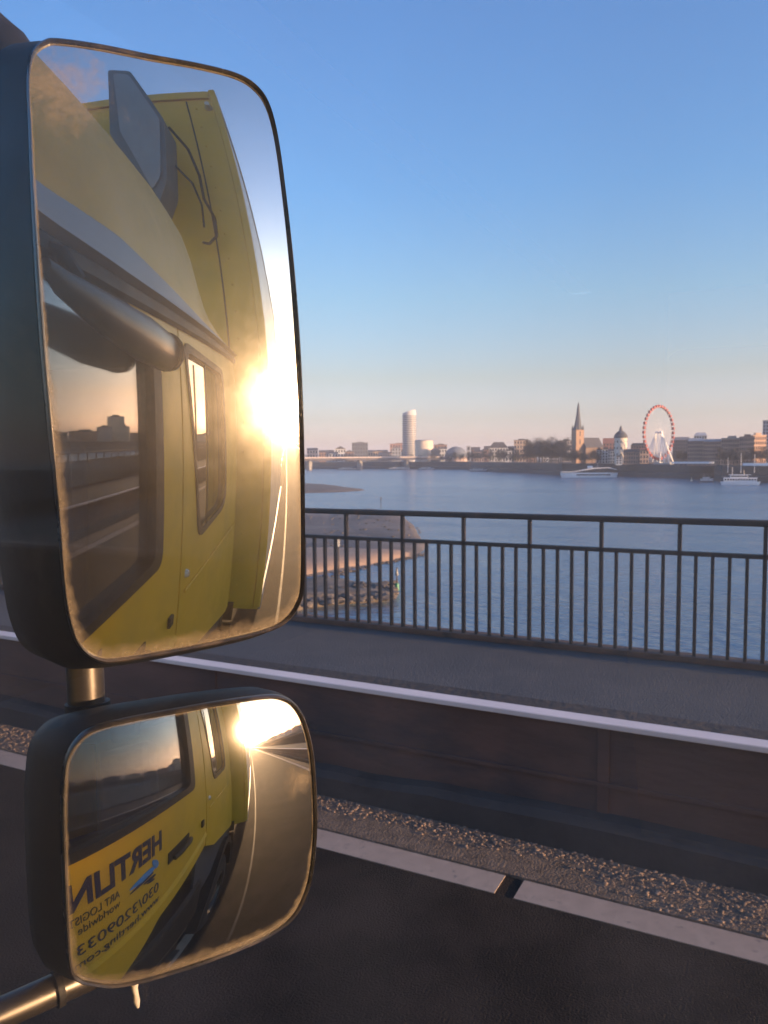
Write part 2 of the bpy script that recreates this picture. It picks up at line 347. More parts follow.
for y in (3.1,):
    MB().box(-.012, 0, y-.08, y+.08, .42, .47, .004).build('drain_slot', M['black'], t)
# left parapet of the far carriageway
t = thing('parapet_wall', 'plain low concrete parapet on the far left side of the bridge', 'wall', (-9, 0, 0))
MB().box(-.25, 0, Y0, Y1, -.3, .85).build('wall_body', M['concrete'], t)
MB().box(-.28, .04, Y0, Y1, .85, .93).build('top_edge', M['coping'], t)
# bridge girder
t = thing('bridge_deck_girder', 'steel edge girder below the footway of the bridge', 'girder', (X_RAIL+.12, 0, 0))
MB().box(0, .06, Y0, Y1, -1.6, .70).build('web_plate', M['wallsteel'], t)
MB().box(-.03, .10, Y0, Y1, .70, .80).build('flange', M['wallsteel'], t)

# railing
t = thing('bridge_railing', 'dark metal footway railing with two top rails and thin upright bars above the river', 'railing', (X_RAIL, 0, .78))
RT = 1.135; RM = .875
MB().box(-.035, .035, Y0, Y1, RT-.05, RT, .012).build('top_rail', M['rail'], t)
MB().box(-.022, .022, Y0, Y1, RM-.035, RM, .006).build('middle_rail', M['rail'], t)
MB().box(-.05, .07, Y0, Y1, .0, .05, .006).build('base_upstand', M['upstand'], t)
pb = MB().box(-.022, .022, -.015, .015, .04, RT-.045, .005).build('post', M['rail'], t)
bb = MB().box(-.02, .02, -.0125, .0125, .04, RM-.03, .004).build('baluster', M['rail'], t)
ys = .07
nb = npost = 0; rest_b = []; rest_p = []
cand = []
for k in range(-600, 700):
    y = ys+k*.1205; cand.append((abs(y-2.6), y, k % 5 == 0))
cand.sort(); 
for d, y, ispost in cand:
    if ispost:
        if npost < 99: copy_child(pb, t, (0, y, 0)) if npost else setattr(pb, 'location', (0, y, 0)); npost += 1
        else: rest_p.append(y)
    else:
        if nb < 99: copy_child(bb, t, (0, y, 0)) if nb else setattr(bb, 'location', (0, y, 0)); nb += 1
        else: rest_b.append(y)
b1 = MB()
for y in rest_b: b1.box(-.02, .02, y-.0125, y+.0125, .04, RM-.03)
o = b1.build('baluster', M['rail'], t); o['kind'] = 'stuff'
b1 = MB()
for y in rest_p: b1.box(-.022, .022, y-.015, y+.015, .04, RT-.045)
o = b1.build('post', M['rail'], t); o['kind'] = 'stuff'

# ------------------------------------------------------------------ river, land
b1 = MB()
n = 96; rad = [5, 60, 300, 1000, 3000, 7000]
cv = b1.b.verts.new((0, 0, ZW)); prev = None
for r in rad:
    ring = [b1.b.verts.new((r*math.cos(2*math.pi*k/n), r*math.sin(2*math.pi*k/n), ZW)) for k in range(n)]
    for k in range(n):
        if prev: b1.b.faces.new((prev[k], prev[(k+1) % n], ring[(k+1) % n], ring[k]))
        else: b1.b.faces.new((cv, ring[k], ring[(k+1) % n]))
    prev = ring
tag(b1.build('river_water', M['water']), kind='structure')

shore_px = [(300, 1480), (400, 1400), (470, 1230), (500, 1010), (530, 930), (550, 850), (562, 785), (620, 752), (650, 705), (690, 650), (714, 642), (722, 562), (768, 547), (830, 520)]
shore = [horiz(a, b_) for a, b_ in shore_px]+[Vector((440, -230, 0)), Vector((350, -430, 0)), Vector((200, -640, 0)), Vector((0, -800, 0)), Vector((-400, -950, 0))]
shore = [horiz(-200, 1900), horiz(100, 1650)]+shore
def away(p): 
    q = Vector((p.x, p.y, 0)); return q.normalized()
# far city bank: embankment slope up to the quay, then ground to the horizon
b1 = MB(); rings = []
for p in shore:
    d = away(p); q = Vector((p.x, p.y, 0))
    rings.append([(*(q)[:2], ZW-1), (*(q+d*1)[:2], ZW+4.5), (*(q+d*14)[:2], ZW+5), (*(q+d*15)[:2], ZG), (*(q+d*5000)[:2], ZG)])
b1.loft(rings, False, False, closed=False)
tag(b1.build('city_bank', M['land']), kind='structure')
# low hills beyond
b1 = MB(); rings = []
for k in range(161):
    a = R_(-120+k*240/160); d = Vector((math.cos(a), math.sin(a), 0)); h = 22+26*noise.noise((k*.11, 0, 0))+9*noise.noise((k*.5, 5, 0))
    rings.append([tuple(d*3800+Vector((0, 0, ZG-2))), tuple(d*4000+Vector((0, 0, max(4, h*.8)))), tuple(d*4600+Vector((0, 0, max(6, h)))), tuple(d*6000+Vector((0, 0, ZG)))])
b1.loft(rings, False, False, closed=False)
tag(b1.build('hills', M['land']), kind='structure')
# near bank ahead with its sand spits
def mound(outline, h, m, name, inset=(.0, .08, .22, .5, .8), hs=(-.6, .35, .85, 1, 1.05), nz=.25, kind='structure'):
    pts = catmull([Vector((p.x, p.y)) for p in outline], 8); c = sum(pts, Vector((0, 0)))/len(pts); n = len(pts)
    rings = []
    for f, hh in zip(inset, hs):
        rg = []
        for i, p in enumerate(pts):
            q = p+(c-p)*f; k = noise.noise((q.x*.12, q.y*.12, 0)); k2 = noise.noise((q.x*.3, q.y*.3, 2)); q = q+(p-c).normalized()*k2*.6
            rg.append((q.x, q.y, ZW+h*hh*(1+nz*k)+nz*.3*k2*(f > 0)))
        rings.append(rg)
    b = MB().loft(rings, False, True); o = b.build(name, m, smooth=True); tag(o, kind=kind); return o
W = lambda L: [atz(a, b_, ZW) for a, b_ in L]
land_pts = [(-300, 560), (60, 522), (200, 517), (290, 517), (312, 513), (330, 511), (345, 508), (365, 506), (385, 507), (402, 513), (414, 522), (424, 537), (428, 548), (417, 556), (395, 561), (360, 568), (330, 574), (308, 579), (250, 590), (120, 612), (-300, 700)]
def spit(outline, top, m, name, axis):
    pass
mound(W([(180, 489), (260, 486), (305, 484), (330, 485), (352, 488), (369, 490), (350, 492), (320, 493), (250, 495), (180, 497)]), 1.4, M['mud'], 'sand_bar')
mound(W([(100, 522), (220, 516), (290, 513), (320, 511), (345, 510), (370, 509), (390, 511), (402, 516), (414, 524), (424, 539), (428, 549), (417, 557), (395, 562), (360, 569), (330, 575), (300, 580), (200, 598), (60, 610)]), .9, M['mud'], 'river_spit', inset=(0, .04, .12, .3, .6), nz=.5)
mound(W([(60, 562), (200, 557), (300, 550), (330, 549), (360, 550), (390, 551), (412, 551), (421, 552), (416, 557), (395, 561.5), (360, 568), (330, 573.5), (300, 579), (200, 597), (60, 609)]), 1.35, M['sand'], 'sand_beach', inset=(0, .1, .3, .5, .8), nz=.3)
mound(W([(90, 587), (240, 585), (310, 584), (345, 582), (375, 585), (395, 590), (401, 595), (396, 600), (370, 603), (340, 605), (305, 610), (200, 628), (60, 650)]), 1.3, M['groyne'], 'stone_groyne', inset=(0, .06, .18, .4, .7), nz=.6)
b1 = MB(); rr = []
for p in [Vector((30, 95)), Vector((60, 115)), Vector((110, 175)), Vector((160, 260)), Vector((260, 520)), Vector((420, 900)), Vector((500, 1500))]:
    rr.append([(p.x, p.y, ZW-.5), (p.x-6, p.y+14, ZW+3), (p.x-50, p.y+60, ZW+5), (p.x-900, p.y+500, ZW+8)])
b1.loft(rr, False, False, closed=False)
tag(b1.build('near_bank', M['land']), kind='structure')
# loose blocks of the groyne and stones along the waterline
rg = random.Random(5); b1 = MB()
for i in range(1500):
    if i < 900: px = rg.uniform(150, 400); py = 582+(400-px)*.012+rg.random()*(16+(400-px)*.07); zz = 1.0; r_ = rg.choice([.2, .3, .4, .6])
    elif i < 1250: px = rg.uniform(200, 425); py = 553+(425-px)*.23+rg.uniform(-1, 2); zz = .15; r_ = rg.choice([.1, .15, .25])
    else: px = rg.uniform(290, 424); py = rg.uniform(512, 550); zz = .95; r_ = rg.choice([.12, .2, .3])
    if px > 395 and i < 900: continue
    if i >= 1250 and (px-300)/124 > 1-((531-py)/22)**2: continue
    P = atz(px, py, ZW+zz); stone(b1, (P.x, P.y, P.z), r_)
tag(b1.build('groyne_stones', M['groyne']), 'grey stones lying on the groyne and along the waterline of the spit', 'stones', kind='stuff')
# ------------------------------------------------------------------ river markers
def marker(px, ytop, ybase, label, col, topmark):
    p = atz(px, ybase, ZW+.4); dep = (p-CP).dot(CV); h = (ybase-ytop)/FPX*dep
    t = thing('channel_marker', label, 'river marker', p, 'channel markers on the river spits')
    MB().tube([(0, 0, -.6), (0, 0, h)], .09).build('pole', M['bark'], t)
    if topmark == 'cone':
        MB().tube([(0, 0, h-1.2), (0, 0, h)], [.3, .05], 12).build('topmark', M[col], t)
        MB().tube([(0, 0, -.2), (0, 0, .9)], [.4, .3], 12).build('float', M['green'], t)
    else:
        MB().box(-.3, .3, -.05, .05, h-1.3, h, .02).build('topmark', M[col], t)
marker(397, 567, 589, 'pale topped pole with a green foot off the tip of the stone groyne', 'grey', 'cone')
marker(339, 538, 584, 'tall thin pole with a pale board on the root of the stone groyne', 'lightgrey', 'board')
marker(381, 497, 508, 'thin dark pole on the far tip of the brown river spit', 'bark', 'board')

# ------------------------------------------------------------------ far city
winmesh = {}
def facing(px): d = ray(px, 457); return math.atan2(d.y, d.x)-math.pi/2   # local -Y faces the viewer
def wall_mat(c):
    k = 'wall_%.2f_%.2f_%.2f' % c
    if k not in M: M[k] = mat(k, c, .85, var=.12, scale=.15)
    return M[k]
def pxm(dep): return dep/FPX
def building(px0, px1, ytop, dep, col, label, roof='flat', rooft=0, rc=(.06, .055, .06), floors=4, cols=4, name='city_building', cat='building', deep=None, rz=0, win=True, zb=ZG):
    pc = (px0+px1)/2; p = at(pc, 457, dep); wd = (px1-px0)*pxm(dep); zt = at(pc, ytop, dep).z; h = zt-zb; rh = rooft*pxm(dep); d = deep or max(10, wd*.6)
    t = thing(name, label, cat, (p.x, p.y, zb), 'buildings of the far skyline', facing(pc)+rz)
    hb = h-rh
    MB().box(-wd/2, wd/2, 0, d, -1, hb, 0).build('wall', wall_mat(col), t)
    rm = wall_mat(rc)
    if roof == 'flat':
        MB().box(-wd/2-.25, wd/2+.25, -.25, d+.25, hb+.003, hb+.9).box(-wd*.2, wd*.25, d*.3, d*.6, hb+.9, hb+2.6).build('roof', rm, t)
    elif roof == 'gable':   # ridge along x
        MB().loft([[(x, -.5, hb), (x, d/2, hb+rh), (x, d+.5, hb)] for x in (-wd/2-.2, wd/2+.2)]).build('roof', rm, t)
    elif roof == 'front':   # gable towards the river
        MB().loft([[(-wd/2-.2, y, hb), (0, y, hb+rh), (wd/2+.2, y, hb)] for y in (-.3, d)]).build('roof', rm, t)
    elif roof == 'hip':
        MB().loft([[(-wd/2-.3, -.3, hb), (wd/2+.3, -.3, hb), (wd/2+.3, d+.3, hb), (-wd/2-.3, d+.3, hb)], [(-wd/4, d*.35, hb+rh), (wd/4, d*.35, hb+rh), (wd/4, d*.65, hb+rh), (-wd/4, d*.65, hb+rh)]]).build('roof', rm, t)
    elif roof == 'mansard':
        MB().loft([[(-wd/2-.3, -.3, hb), (wd/2+.3, -.3, hb), (wd/2+.3, d+.3, hb), (-wd/2-.3, d+.3, hb)], [(-wd/2+2, 2, hb+rh), (wd/2-2, 2, hb+rh), (wd/2-2, d-2, hb+rh), (-wd/2+2, d-2, hb+rh)]]).build('roof', rm, t)
    if win:
        fw = wd/cols; fh = hb/floors; k = (round(fw, 1), round(fh, 1))
        first = None
        for i in range(cols):
            for j in range(floors):
                x = -wd/2+fw*(i+.5); z = fh*(j+.5)
                if first is None:
                    first = MB().box(-fw*.24, fw*.24, -.12, .1, -fh*.3, fh*.3).build('window', M['window'], t); first.location = (x, 0, z)
                else: copy_child(first, t, (x, 0, z))
    return t
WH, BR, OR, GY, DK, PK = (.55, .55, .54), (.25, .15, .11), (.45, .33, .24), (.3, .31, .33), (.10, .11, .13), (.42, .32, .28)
# left, beyond the far bridge
building(307, 318, 448, 1600, PK, 'pinkish low block at the left end of the skyline beside the mirror', 'gable', 2, floors=3)
building(319, 334, 450, 1650, BR, 'long low brown roofed hall right of the leftmost pinkish block', 'gable', 2.5, floors=2, cols=6)
building(335, 346, 446, 1600, WH, 'small white house with bright gable between brown hall and grey block', 'front', 3, floors=3)
building(352, 368, 443, 1700, DK, 'dark grey square block standing above the far bridge left of the round tower', 'flat', 0, (.1, .1, .12), floors=5, cols=6)
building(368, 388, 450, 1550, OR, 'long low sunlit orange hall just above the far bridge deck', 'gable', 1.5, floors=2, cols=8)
building(390, 409, 444, 1750, (.36, .2, .16), 'flat reddish building directly below and left of the round high tower', 'flat', 0, (.2, .12, .1), floors=4, cols=7)
building(401, 417, 450, 1500, WH, 'low pale stepped building at the foot of the round high tower', 'mansard', 2, floors=3, cols=6)
# round tower
p = at(409.5, 457, 1500); t = thing('round_tower', 'tall round high rise tower with slanted top rising over the left skyline', 'tower', (p.x, p.y, ZG), 'buildings of the far skyline', facing(409.5))
zt = at(409.5, 410, 1500).z-ZG; zs = at(409.5, 414, 1500).z-ZG; rr = 6.9*pxm(1500)
rings = [[(rr*math.cos(a*math.pi/16), rr*math.sin(a*math.pi/16), z) for a in range(32)] for z in (-1, zs)]
b1 = MB().loft(rings, True, False)
b1.loft([rings[1], [(rr*.93*math.cos(a*math.pi/16), rr*.93*math.sin(a*math.pi/16), zs+(zt-zs)*(.55+.45*math.cos(a*math.pi/16+.2))) for a in range(32)]], False, True)
b1.build('shaft', wall_mat((.42, .42, .44)), t, smooth=True)
for k in range(24):
    z = 6+k*(zs-8)/24
    MB().loft([[((rr+.15)*math.cos(a*math.pi/16), (rr+.15)*math.sin(a*math.pi/16), z+q) for a in range(32)] for q in (0, 1.6)], False, False).build('window_band', M['window'], t)
# drum
p = at(424, 457, 1450); t = thing('round_hall', 'low sunlit cream drum shaped hall right of the high tower', 'hall', (p.x, p.y, ZG), 'buildings of the far skyline')
rr = 9*pxm(1450); h = at(424, 441, 1450).z-ZG
MB().loft([[(rr*math.cos(a*math.pi/16), rr*math.sin(a*math.pi/16), z) for a in range(32)] for z in (-1, h)]).build('wall', wall_mat((.6, .5, .4)), t, smooth=True)
MB().loft([[(rr*q*math.cos(a*math.pi/16), rr*q*math.sin(a*math.pi/16), h+.1+z) for a in range(32)] for q, z in ((1.02, 0), (1.02, 1), (.8, 2))]).build('roof', M['lightgrey'], t)
building(434, 447, 445, 1500, BR, 'low brick block between the cream drum hall and the blue grey dome', 'flat', 0, floors=3)
p = at(456, 457, 1400); t = thing('domed_hall', 'wide blue grey domed hall in the middle of the left skyline', 'hall', (p.x, p.y, ZG), 'buildings of the far skyline')
rr = 11.5*pxm(1400); h = at(456, 446.5, 1400).z-ZG
MB().loft([[(rr*math.cos(b_*math.pi/2)*math.cos(a*math.pi/16), rr*math.cos(b_*math.pi/2)*math.sin(a*math.pi/16), h*.3+h*.7*math.sin(b_*math.pi/2)) for a in range(32)] for b_ in (0, .2, .4, .6, .8, .97)]).build('dome', wall_mat((.13, .15, .18)), t, smooth=True)
MB().loft([[(rr*.97*math.cos(a*math.pi/16), rr*.97*math.sin(a*math.pi/16), z) for a in range(32)] for z in (-1, h*.3)], True, False).build('wall', wall_mat(PK), t)
building(466.5, 470.5, 446, 1400, GY, 'narrow steep spired turret house right of the blue grey dome', 'hip', 0, floors=3, cols=1)
t = bpy.data.objects['city_building']; 
building(471, 480, 447, 1350, BR, 'reddish gabled house right of the steep turret', 'gable', 3, floors=3)
building(480, 489, 448, 1330, WH, 'small pale house left of the big dark hipped roof', 'front', 3, floors=3, cols=3)
building(489, 508, 442, 1250, WH, 'white fronted block under a big dark hipped roof', 'hip', 6, floors=4, cols=7)
building(508, 514, 446, 1200, DK, 'narrow dark house between hipped roof and orange block', 'gable', 2, floors=4, cols=2)
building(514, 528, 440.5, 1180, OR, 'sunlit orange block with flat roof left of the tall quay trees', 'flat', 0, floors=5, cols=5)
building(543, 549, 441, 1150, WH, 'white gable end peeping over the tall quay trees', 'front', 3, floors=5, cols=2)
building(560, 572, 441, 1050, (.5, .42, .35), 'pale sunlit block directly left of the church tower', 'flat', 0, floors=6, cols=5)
building(326, 338, 452, 1560, GY, 'grey low shed in front of the long brown roofed hall', 'gable', 1.5, floors=2)
building(345, 354, 450, 1600, BR, 'small brick house touching the dark grey square block on its left', 'front', 2, floors=3, cols=3)
building(378, 392, 452, 1500, PK, 'pink low terrace left of the tower foot just above the bridge deck', 'gable', 1.5, floors=2, cols=6)
building(392, 401, 448, 1620, GY, 'grey little block tucked between pink terrace and pale stepped building', 'flat', 0, floors=4, cols=3)
building(431, 440, 448, 1420, DK, 'dark slate roofed block partly before the low brick block', 'hip', 2, floors=3, cols=4)
building(439, 447, 447, 1440, WH, 'whitish little block touching the left side of the dome', 'gable', 2, floors=3, cols=3)
building(474, 484, 450, 1240, PK, 'pink low house in front of the reddish gabled house', 'gable', 2, floors=3, cols=4)
building(484, 491, 446, 1300, BR, 'narrow brick house with tall roof before the small pale house', 'gable', 4, floors=3, cols=2)
building(505, 512, 449, 1140, WH, 'tiny white house at the foot of the narrow dark house', 'front', 2, floors=2, cols=2)
building(526, 536, 446, 1100, BR, 'brick block half behind the left edge of the tall tree clump', 'gable', 3, floors=4, cols=4)
building(549, 562, 446, 1020, GY, 'grey roofed block behind the tall tree clump near the church', 'gable', 3, floors=4, cols=5)
# church
dp = 850; p = at(577.5, 457, dp); u = pxm(dp)
t = thing('church', 'old brick church with a tall slightly twisted dark spire', 'church', (p.x, p.y, ZG), 'buildings of the far skyline', facing(577)+.55)
zt = at(577, 430, dp).z-ZG; za = at(577, 402, dp).z-ZG; hw = 4.4*u
MB().box(-hw, hw, -hw, hw, -1, zt).build('tower', wall_mat((.34, .22, .15)), t)
rings = []
for k, f in enumerate((0, .06, .15, .4, .7, .72, .9, 1)):
    r = hw*((1.12, 1.0, .82, .58, .3, .36, .16, .02)[k]); tw = f*.7
    rings.append([(r*math.cos(a*math.pi/4+tw+.39)+f*.6, r*math.sin(a*math.pi/4+tw+.39), zt+(za-zt)*f) for a in range(8)])
MB().loft(rings).build('spire', wall_mat((.09, .10, .12)), t)
for sx in (-1, 1):
    for sy in (-1, 1): MB().tube([(sx*hw*.85, sy*hw*.85, zt-.1), (sx*hw*.85, sy*hw*.85, zt+2.5), (sx*hw*.85, sy*hw*.85, zt+5.5)], [.9, .9, .05], 6).build('pinnacle', wall_mat((.09, .10, .12)), t)
MB().box(hw, hw+22, -9, 9, -1, 17).build('nave', wall_mat((.2, .14, .11)), t)
MB().loft([[(x, -10, 17), (x, 0, 28), (x, 10, 17)] for x in (hw, hw+22)]).build('roof', wall_mat((.08, .08, .09)), t)
for k in range(3):
    for fc in range(2):
        o = MB().box(-.7, .7, -.1, .1, 0, 5).build('window', M['window'], t); z = 12+k*9
        o.location = (0, -hw, z) if fc == 0 else (hw, 0, z)
        if fc: o.rotation_euler = (0, 0, math.pi/2)
building(585, 597, 443, 950, (.4, .36, .33), 'pale block half hidden behind the church nave', 'gable', 2.5, floors=6, cols=5)
building(596, 602, 447, 800, (.4, .42, .44), 'first of the narrow white quay houses counted from the church', 'front', 3, floors=5, cols=2)
building(602, 608, 446, 790, WH, 'second narrow white quay house from the church, brighter with steep gable', 'front', 3.5, floors=5, cols=2)
building(608, 614.5, 449, 780, WH, 'third narrow white quay house, lowest and next to the castle tower', 'gable', 2, floors=4, cols=3)
building(603, 618, 438, 950, (.33, .16, .12), 'red roofed house behind the narrow white quay houses', 'gable', 5, (.3, .12, .08), floors=6, cols=5)
# castle tower
dp = 770; p = at(620.5, 457, dp); u = pxm(dp); t = thing('castle_tower', 'stout round castle tower with dark domed cap, its right side sunlit', 'tower', (p.x, p.y, ZG), 'buildings of the far skyline', facing(620)+.4)
h = at(620, 438, dp).z-ZG; rr = 6.2*u
ring = lambda r, z: [(r*math.cos(a*math.pi/8), r*math.sin(a*math.pi/8), z) for a in range(16)]
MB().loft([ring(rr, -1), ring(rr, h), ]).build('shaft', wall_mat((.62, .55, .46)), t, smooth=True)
MB().loft([ring(rr*1.08, h+.003), ring(rr*1.1, h+.8), ring(rr*.95, h+3.5), ring(rr*.5, h+6.5), ring(rr*.28, h+7)]).build('cap', wall_mat((.08, .085, .1)), t, smooth=True)
MB().loft([ring(rr*.26, h+7), ring(rr*.26, h+9), ring(.2, h+12.5)]).build('lantern', wall_mat((.12, .12, .14)), t)
for k in range(10):
    for z in (h*.35, h*.6, h*.85):
        a = k*math.pi/5; o = MB().box(-.1, .1, -.55, .55, -1, 1).build('window', M['window'], t); o.location = (rr*math.cos(a), rr*math.sin(a), z); o.rotation_euler = (0, 0, a)
building(616, 622, 455, 720, WH, 'small white quay house in front of the castle tower', 'front', 2, floors=3, cols=2, zb=ZG)
building(624, 640, 449, 740, (.2, .15, .13), 'low brown row right of the castle tower', 'gable', 3, floors=3, cols=7)
building(631, 646, 443, 860, (.3, .17, .14), 'reddish block behind the brown row left of the ferris wheel', 'mansard', 2.5, floors=5, cols=6)
building(640, 648.5, 448, 735, (.62, .40, .26), 'small sunlit orange house beside the ferris wheel foot', 'gable', 2, (.3, .12, .08), floors=3, cols=3)
# ferris wheel
dp = 745; pc = at(658.5, 457, dp); u = pxm(dp); rad = 25.2*u; zc = at(658.5, 432.5, dp).z-ZG
t = thing('ferris_wheel', 'large ferris wheel with red cabins and pale legs standing on the quay', 'ferris wheel', (pc.x, pc.y, ZG), None, facing(658.5)+R_(58))
b1 = MB()
for yy in (-1.2, 1.2):
    b1.tube([(rad*math.cos(a*math.pi/36), yy, zc+rad*math.sin(a*math.pi/36)) for a in range(73)], .2, 5, False)
for k in range(72): a = k*math.pi/36; b1.tube([(rad*math.cos(a), -1.2, zc+rad*math.sin(a)), (rad*math.cos(a+.087), 1.2, zc+rad*math.sin(a+.087))], .12, 4)
b1.build('rim', wall_mat((.45, .28, .26)), t)
cab = None
for k in range(36):
    a = 2*math.pi*k/36; loc = ((rad+.9)*math.cos(a), 0, zc+(rad+.9)*math.sin(a))
    if cab is None: cab = MB().box(-1.15, 1.15, -1.1, 1.1, -1.5, 1.2, .35, 2).build('cabin', M['wheelred'], t); cab.location = loc
    else: copy_child(cab, t, loc)
sp = None
for k in range(42):
    a = 2*math.pi*k/42
    if sp is None: sp = MB().tube([(0, 0, .8), (0, 0, rad)], .055, 4).build('spoke', M['wheelwhite'], t); c = sp
    else: c = copy_child(sp, t)
    c.location = (0, 0, zc); c.rotation_euler = (0, a, 0)
MB().tube([(0, -3.5, zc), (0, 3.5, zc)], 1.1, 12).build('hub', M['wheelwhite'], t)
for sx in (-1, -.33, .33, 1):
    for sy in (-1, 1): MB().tube([(sx*12, sy*9, -.5), (0, sy*3, zc)], [.55, .4], 6).build('leg', M['wheelwhite'], t)
MB().box(-13, 13, -9, 9, 0, 1.6, .1).build('platform', M['lightgrey'], t)
# right hand row
building(673, 690, 437, 760, DK, 'dark modern block right of the ferris wheel with pale sign band', 'mansard', 3, (.2, .22, .25), floors=7, cols=7)
building(688, 704, 438, 640, (.26, .19, .16), 'first brick office front right of the dark modern block', 'mansard', 3, (.3, .32, .36), floors=6, cols=8)
building(704, 722, 439, 630, (.30, .21, .17), 'second brick office front, widest with tall windows behind the bare trees', 'mansard', 2.5, (.25, .27, .3), floors=6, cols=9)
building(722, 740, 439, 620, (.27, .2, .17), 'third brick office front behind the flagpoles', 'flat', 0, (.25, .24, .24), floors=6, cols=9)
building(740, 753, 437.5, 610, (.24, .18, .16), 'fourth brick office front, slightly taller, left of the orange lit block', 'flat', 0, (.16, .12, .11), floors=6, cols=7)
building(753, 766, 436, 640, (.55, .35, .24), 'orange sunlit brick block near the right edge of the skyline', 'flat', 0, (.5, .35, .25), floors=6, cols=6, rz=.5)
building(694, 706, 432.5, 720, (.5, .48, .46), 'pale rooftop block rising behind the first office front', 'mansard', 3, (.5, .5, .52), floors=7, cols=5)
building(763, 782, 421, 800, (.26, .3, .36), 'blue grey high rise at the right edge of the picture', 'flat', 0, (.2, .2, .22), floors=12, cols=7)
# city continuing to the right and behind, seen only in the mirrors
rnd = random.Random(3)
kinds = [('red brick', (.28, .16, .12)), ('cream', (.5, .45, .36)), ('grey', (.28, .29, .3)), ('dark', (.12, .12, .13))]
behind = [(24, 620, 26, 80), (23.0, 640, 18, 46), (25.5, 600, 22, 40), (20.5, 640, 40, 22), (17.5, 660, 34, 24), (28, 600, 44, 24), (32, 590, 40, 20), (14.5, 690, 34, 22), (11.5, 720, 50, 20), (37, 580, 46, 22), (43, 560, 48, 24), (49, 545, 44, 20), (8.5, 760, 60, 24), (56, 520, 50, 22), (4.5, 800, 80, 14)]
words = ['tall slab tower', 'stepped side block of the slab tower', 'square block under the slab tower', 'long flat row', 'plain office row', 'wide office row', 'low hotel row', 'gabled row', 'squat block', 'long warehouse', 'broad housing row', 'corner block', 'narrow end block', 'big quay block', 'far end row']
for (az, dist, wd, h), wv in zip(behind, words):
    kn, c = kinds[rnd.randrange(4)]
    d = Vector((math.sin(R_(az)), -math.cos(R_(az)), 0)); p = d*dist*1.06
    t = thing('city_building', '%s %s reflected in the truck window' % (kn, wv), 'building', (p.x, p.y, ZG), 'buildings on the bank behind the truck', math.atan2(d.y, d.x)-math.pi/2)
    h = 4+h*.42; MB().box(-wd/2, wd/2, 0, 16, -1, h).build('wall', wall_mat(c), t)
    MB().box(-wd/2-.3, wd/2+.3, -.3, 16.3, h+.003, h+1).box(-wd*.2, wd*.2, 4, 12, h+1, h+3.5).build('roof', wall_mat((.1, .09, .09)), t)

# air over the river
hz = MB().box(-7100, 7100, -7100, 7100, ZW-1, 112).build('haze', bpy.data.materials.new('river_haze')); tag(hz, kind='stuff')
hm = hz.data.materials[0]; hm.use_nodes = True; hm.node_tree.nodes.clear(); ho = N(hm.node_tree, 'ShaderNodeOutputMaterial'); hv = N(hm.node_tree, 'ShaderNodeVolumePrincipled')
hv.inputs['Color'].default_value = (.80, .86, 1, 1); hv.inputs['Density'].default_value = HAZE; hm.node_tree.links.new(hv.outputs[0], ho.inputs['Volume'])
# quay details
b1 = MB()
t = thing('far_road_bridge', 'long low road bridge crossing the river far left with sunlit deck edge', 'bridge', (0, 0, 0))
A = horiz(230, 1300); B = horiz(448, 1380); D = (B-A).normalized(); S_ = Vector((-D.y, D.x, 0))
zd0, zd1 = at(300, 457.3, 1320).z, at(300, 460.8, 1320).z
def slab(a, b_, wdt, z0, z1): 
    return [(*(a-S_*wdt)[:2], z0), (*(a+S_*wdt)[:2], z0), (*(a+S_*wdt)[:2], z1), (*(a-S_*wdt)[:2], z1)], [(*(b_-S_*wdt)[:2], z0), (*(b_+S_*wdt)[:2], z0), (*(b_+S_*wdt)[:2], z1), (*(b_-S_*wdt)[:2], z1)]
MB().loft(slab(A, B, 11, zd1, zd0-1.9)).build('girder', wall_mat((.12, .11, .12)), t)
MB().loft(slab(A, B, 12.5, zd0-1.9, zd0)).build('deck', wall_mat((.6, .5, .45)), t)
for f in (.12, .35, .58, .8):
    p = A.lerp(B, f); MB().box(p.x-5, p.x+5, p.y-3, p.y+3, ZW-1, zd1, .5).build('pier', wall_mat((.25, .24, .24)), t)
def strip(px0, px1, dep0, dep1, z0, z1, wd, name, label, cat, m):
    A = horiz(px0, dep0); B = horiz(px1, dep1); D = (B-A).normalized(); S_ = Vector((-D.y, D.x, 0))
    a, b_ = [(*(A-S_*wd/2)[:2], z0), (*(A+S_*wd/2)[:2], z0), (*(A+S_*wd/2)[:2], z1), (*(A-S_*wd/2)[:2], z1)], [(*(B-S_*wd/2)[:2], z0), (*(B+S_*wd/2)[:2], z0), (*(B+S_*wd/2)[:2], z1), (*(B-S_*wd/2)[:2], z1)]
    t = thing(name, label, cat, (0, 0, 0)); MB().loft([a, b_]).build('body', m, t)
    n = 8
    for k in range(n):
        p = A.lerp(B, (k+.5)/n); MB().box(p.x-.3, p.x+.3, p.y-.3, p.y+.3, ZG-1, z0, 0).build('support', M['darkhull'], t)
    return t
strip(674, 712, 612, 588, ZG+1.2, ZG+2.6, 8, 'promenade_canopy', 'long white flat canopy on the promenade below the brick office fronts', 'canopy', M['shipwhite'])
strip(747, 800, 560, 520, ZG-.2, ZG+1.6, 8, 'promenade_canopy', 'short white canopy at the right edge behind the moored steamer', 'canopy', M['shipwhite'])
strip(655, 672, 640, 628, ZG+.4, ZG+1.5, 6, 'promenade_canopy', 'small pale canopy in front of the ferris wheel', 'canopy', M['lightgrey'])
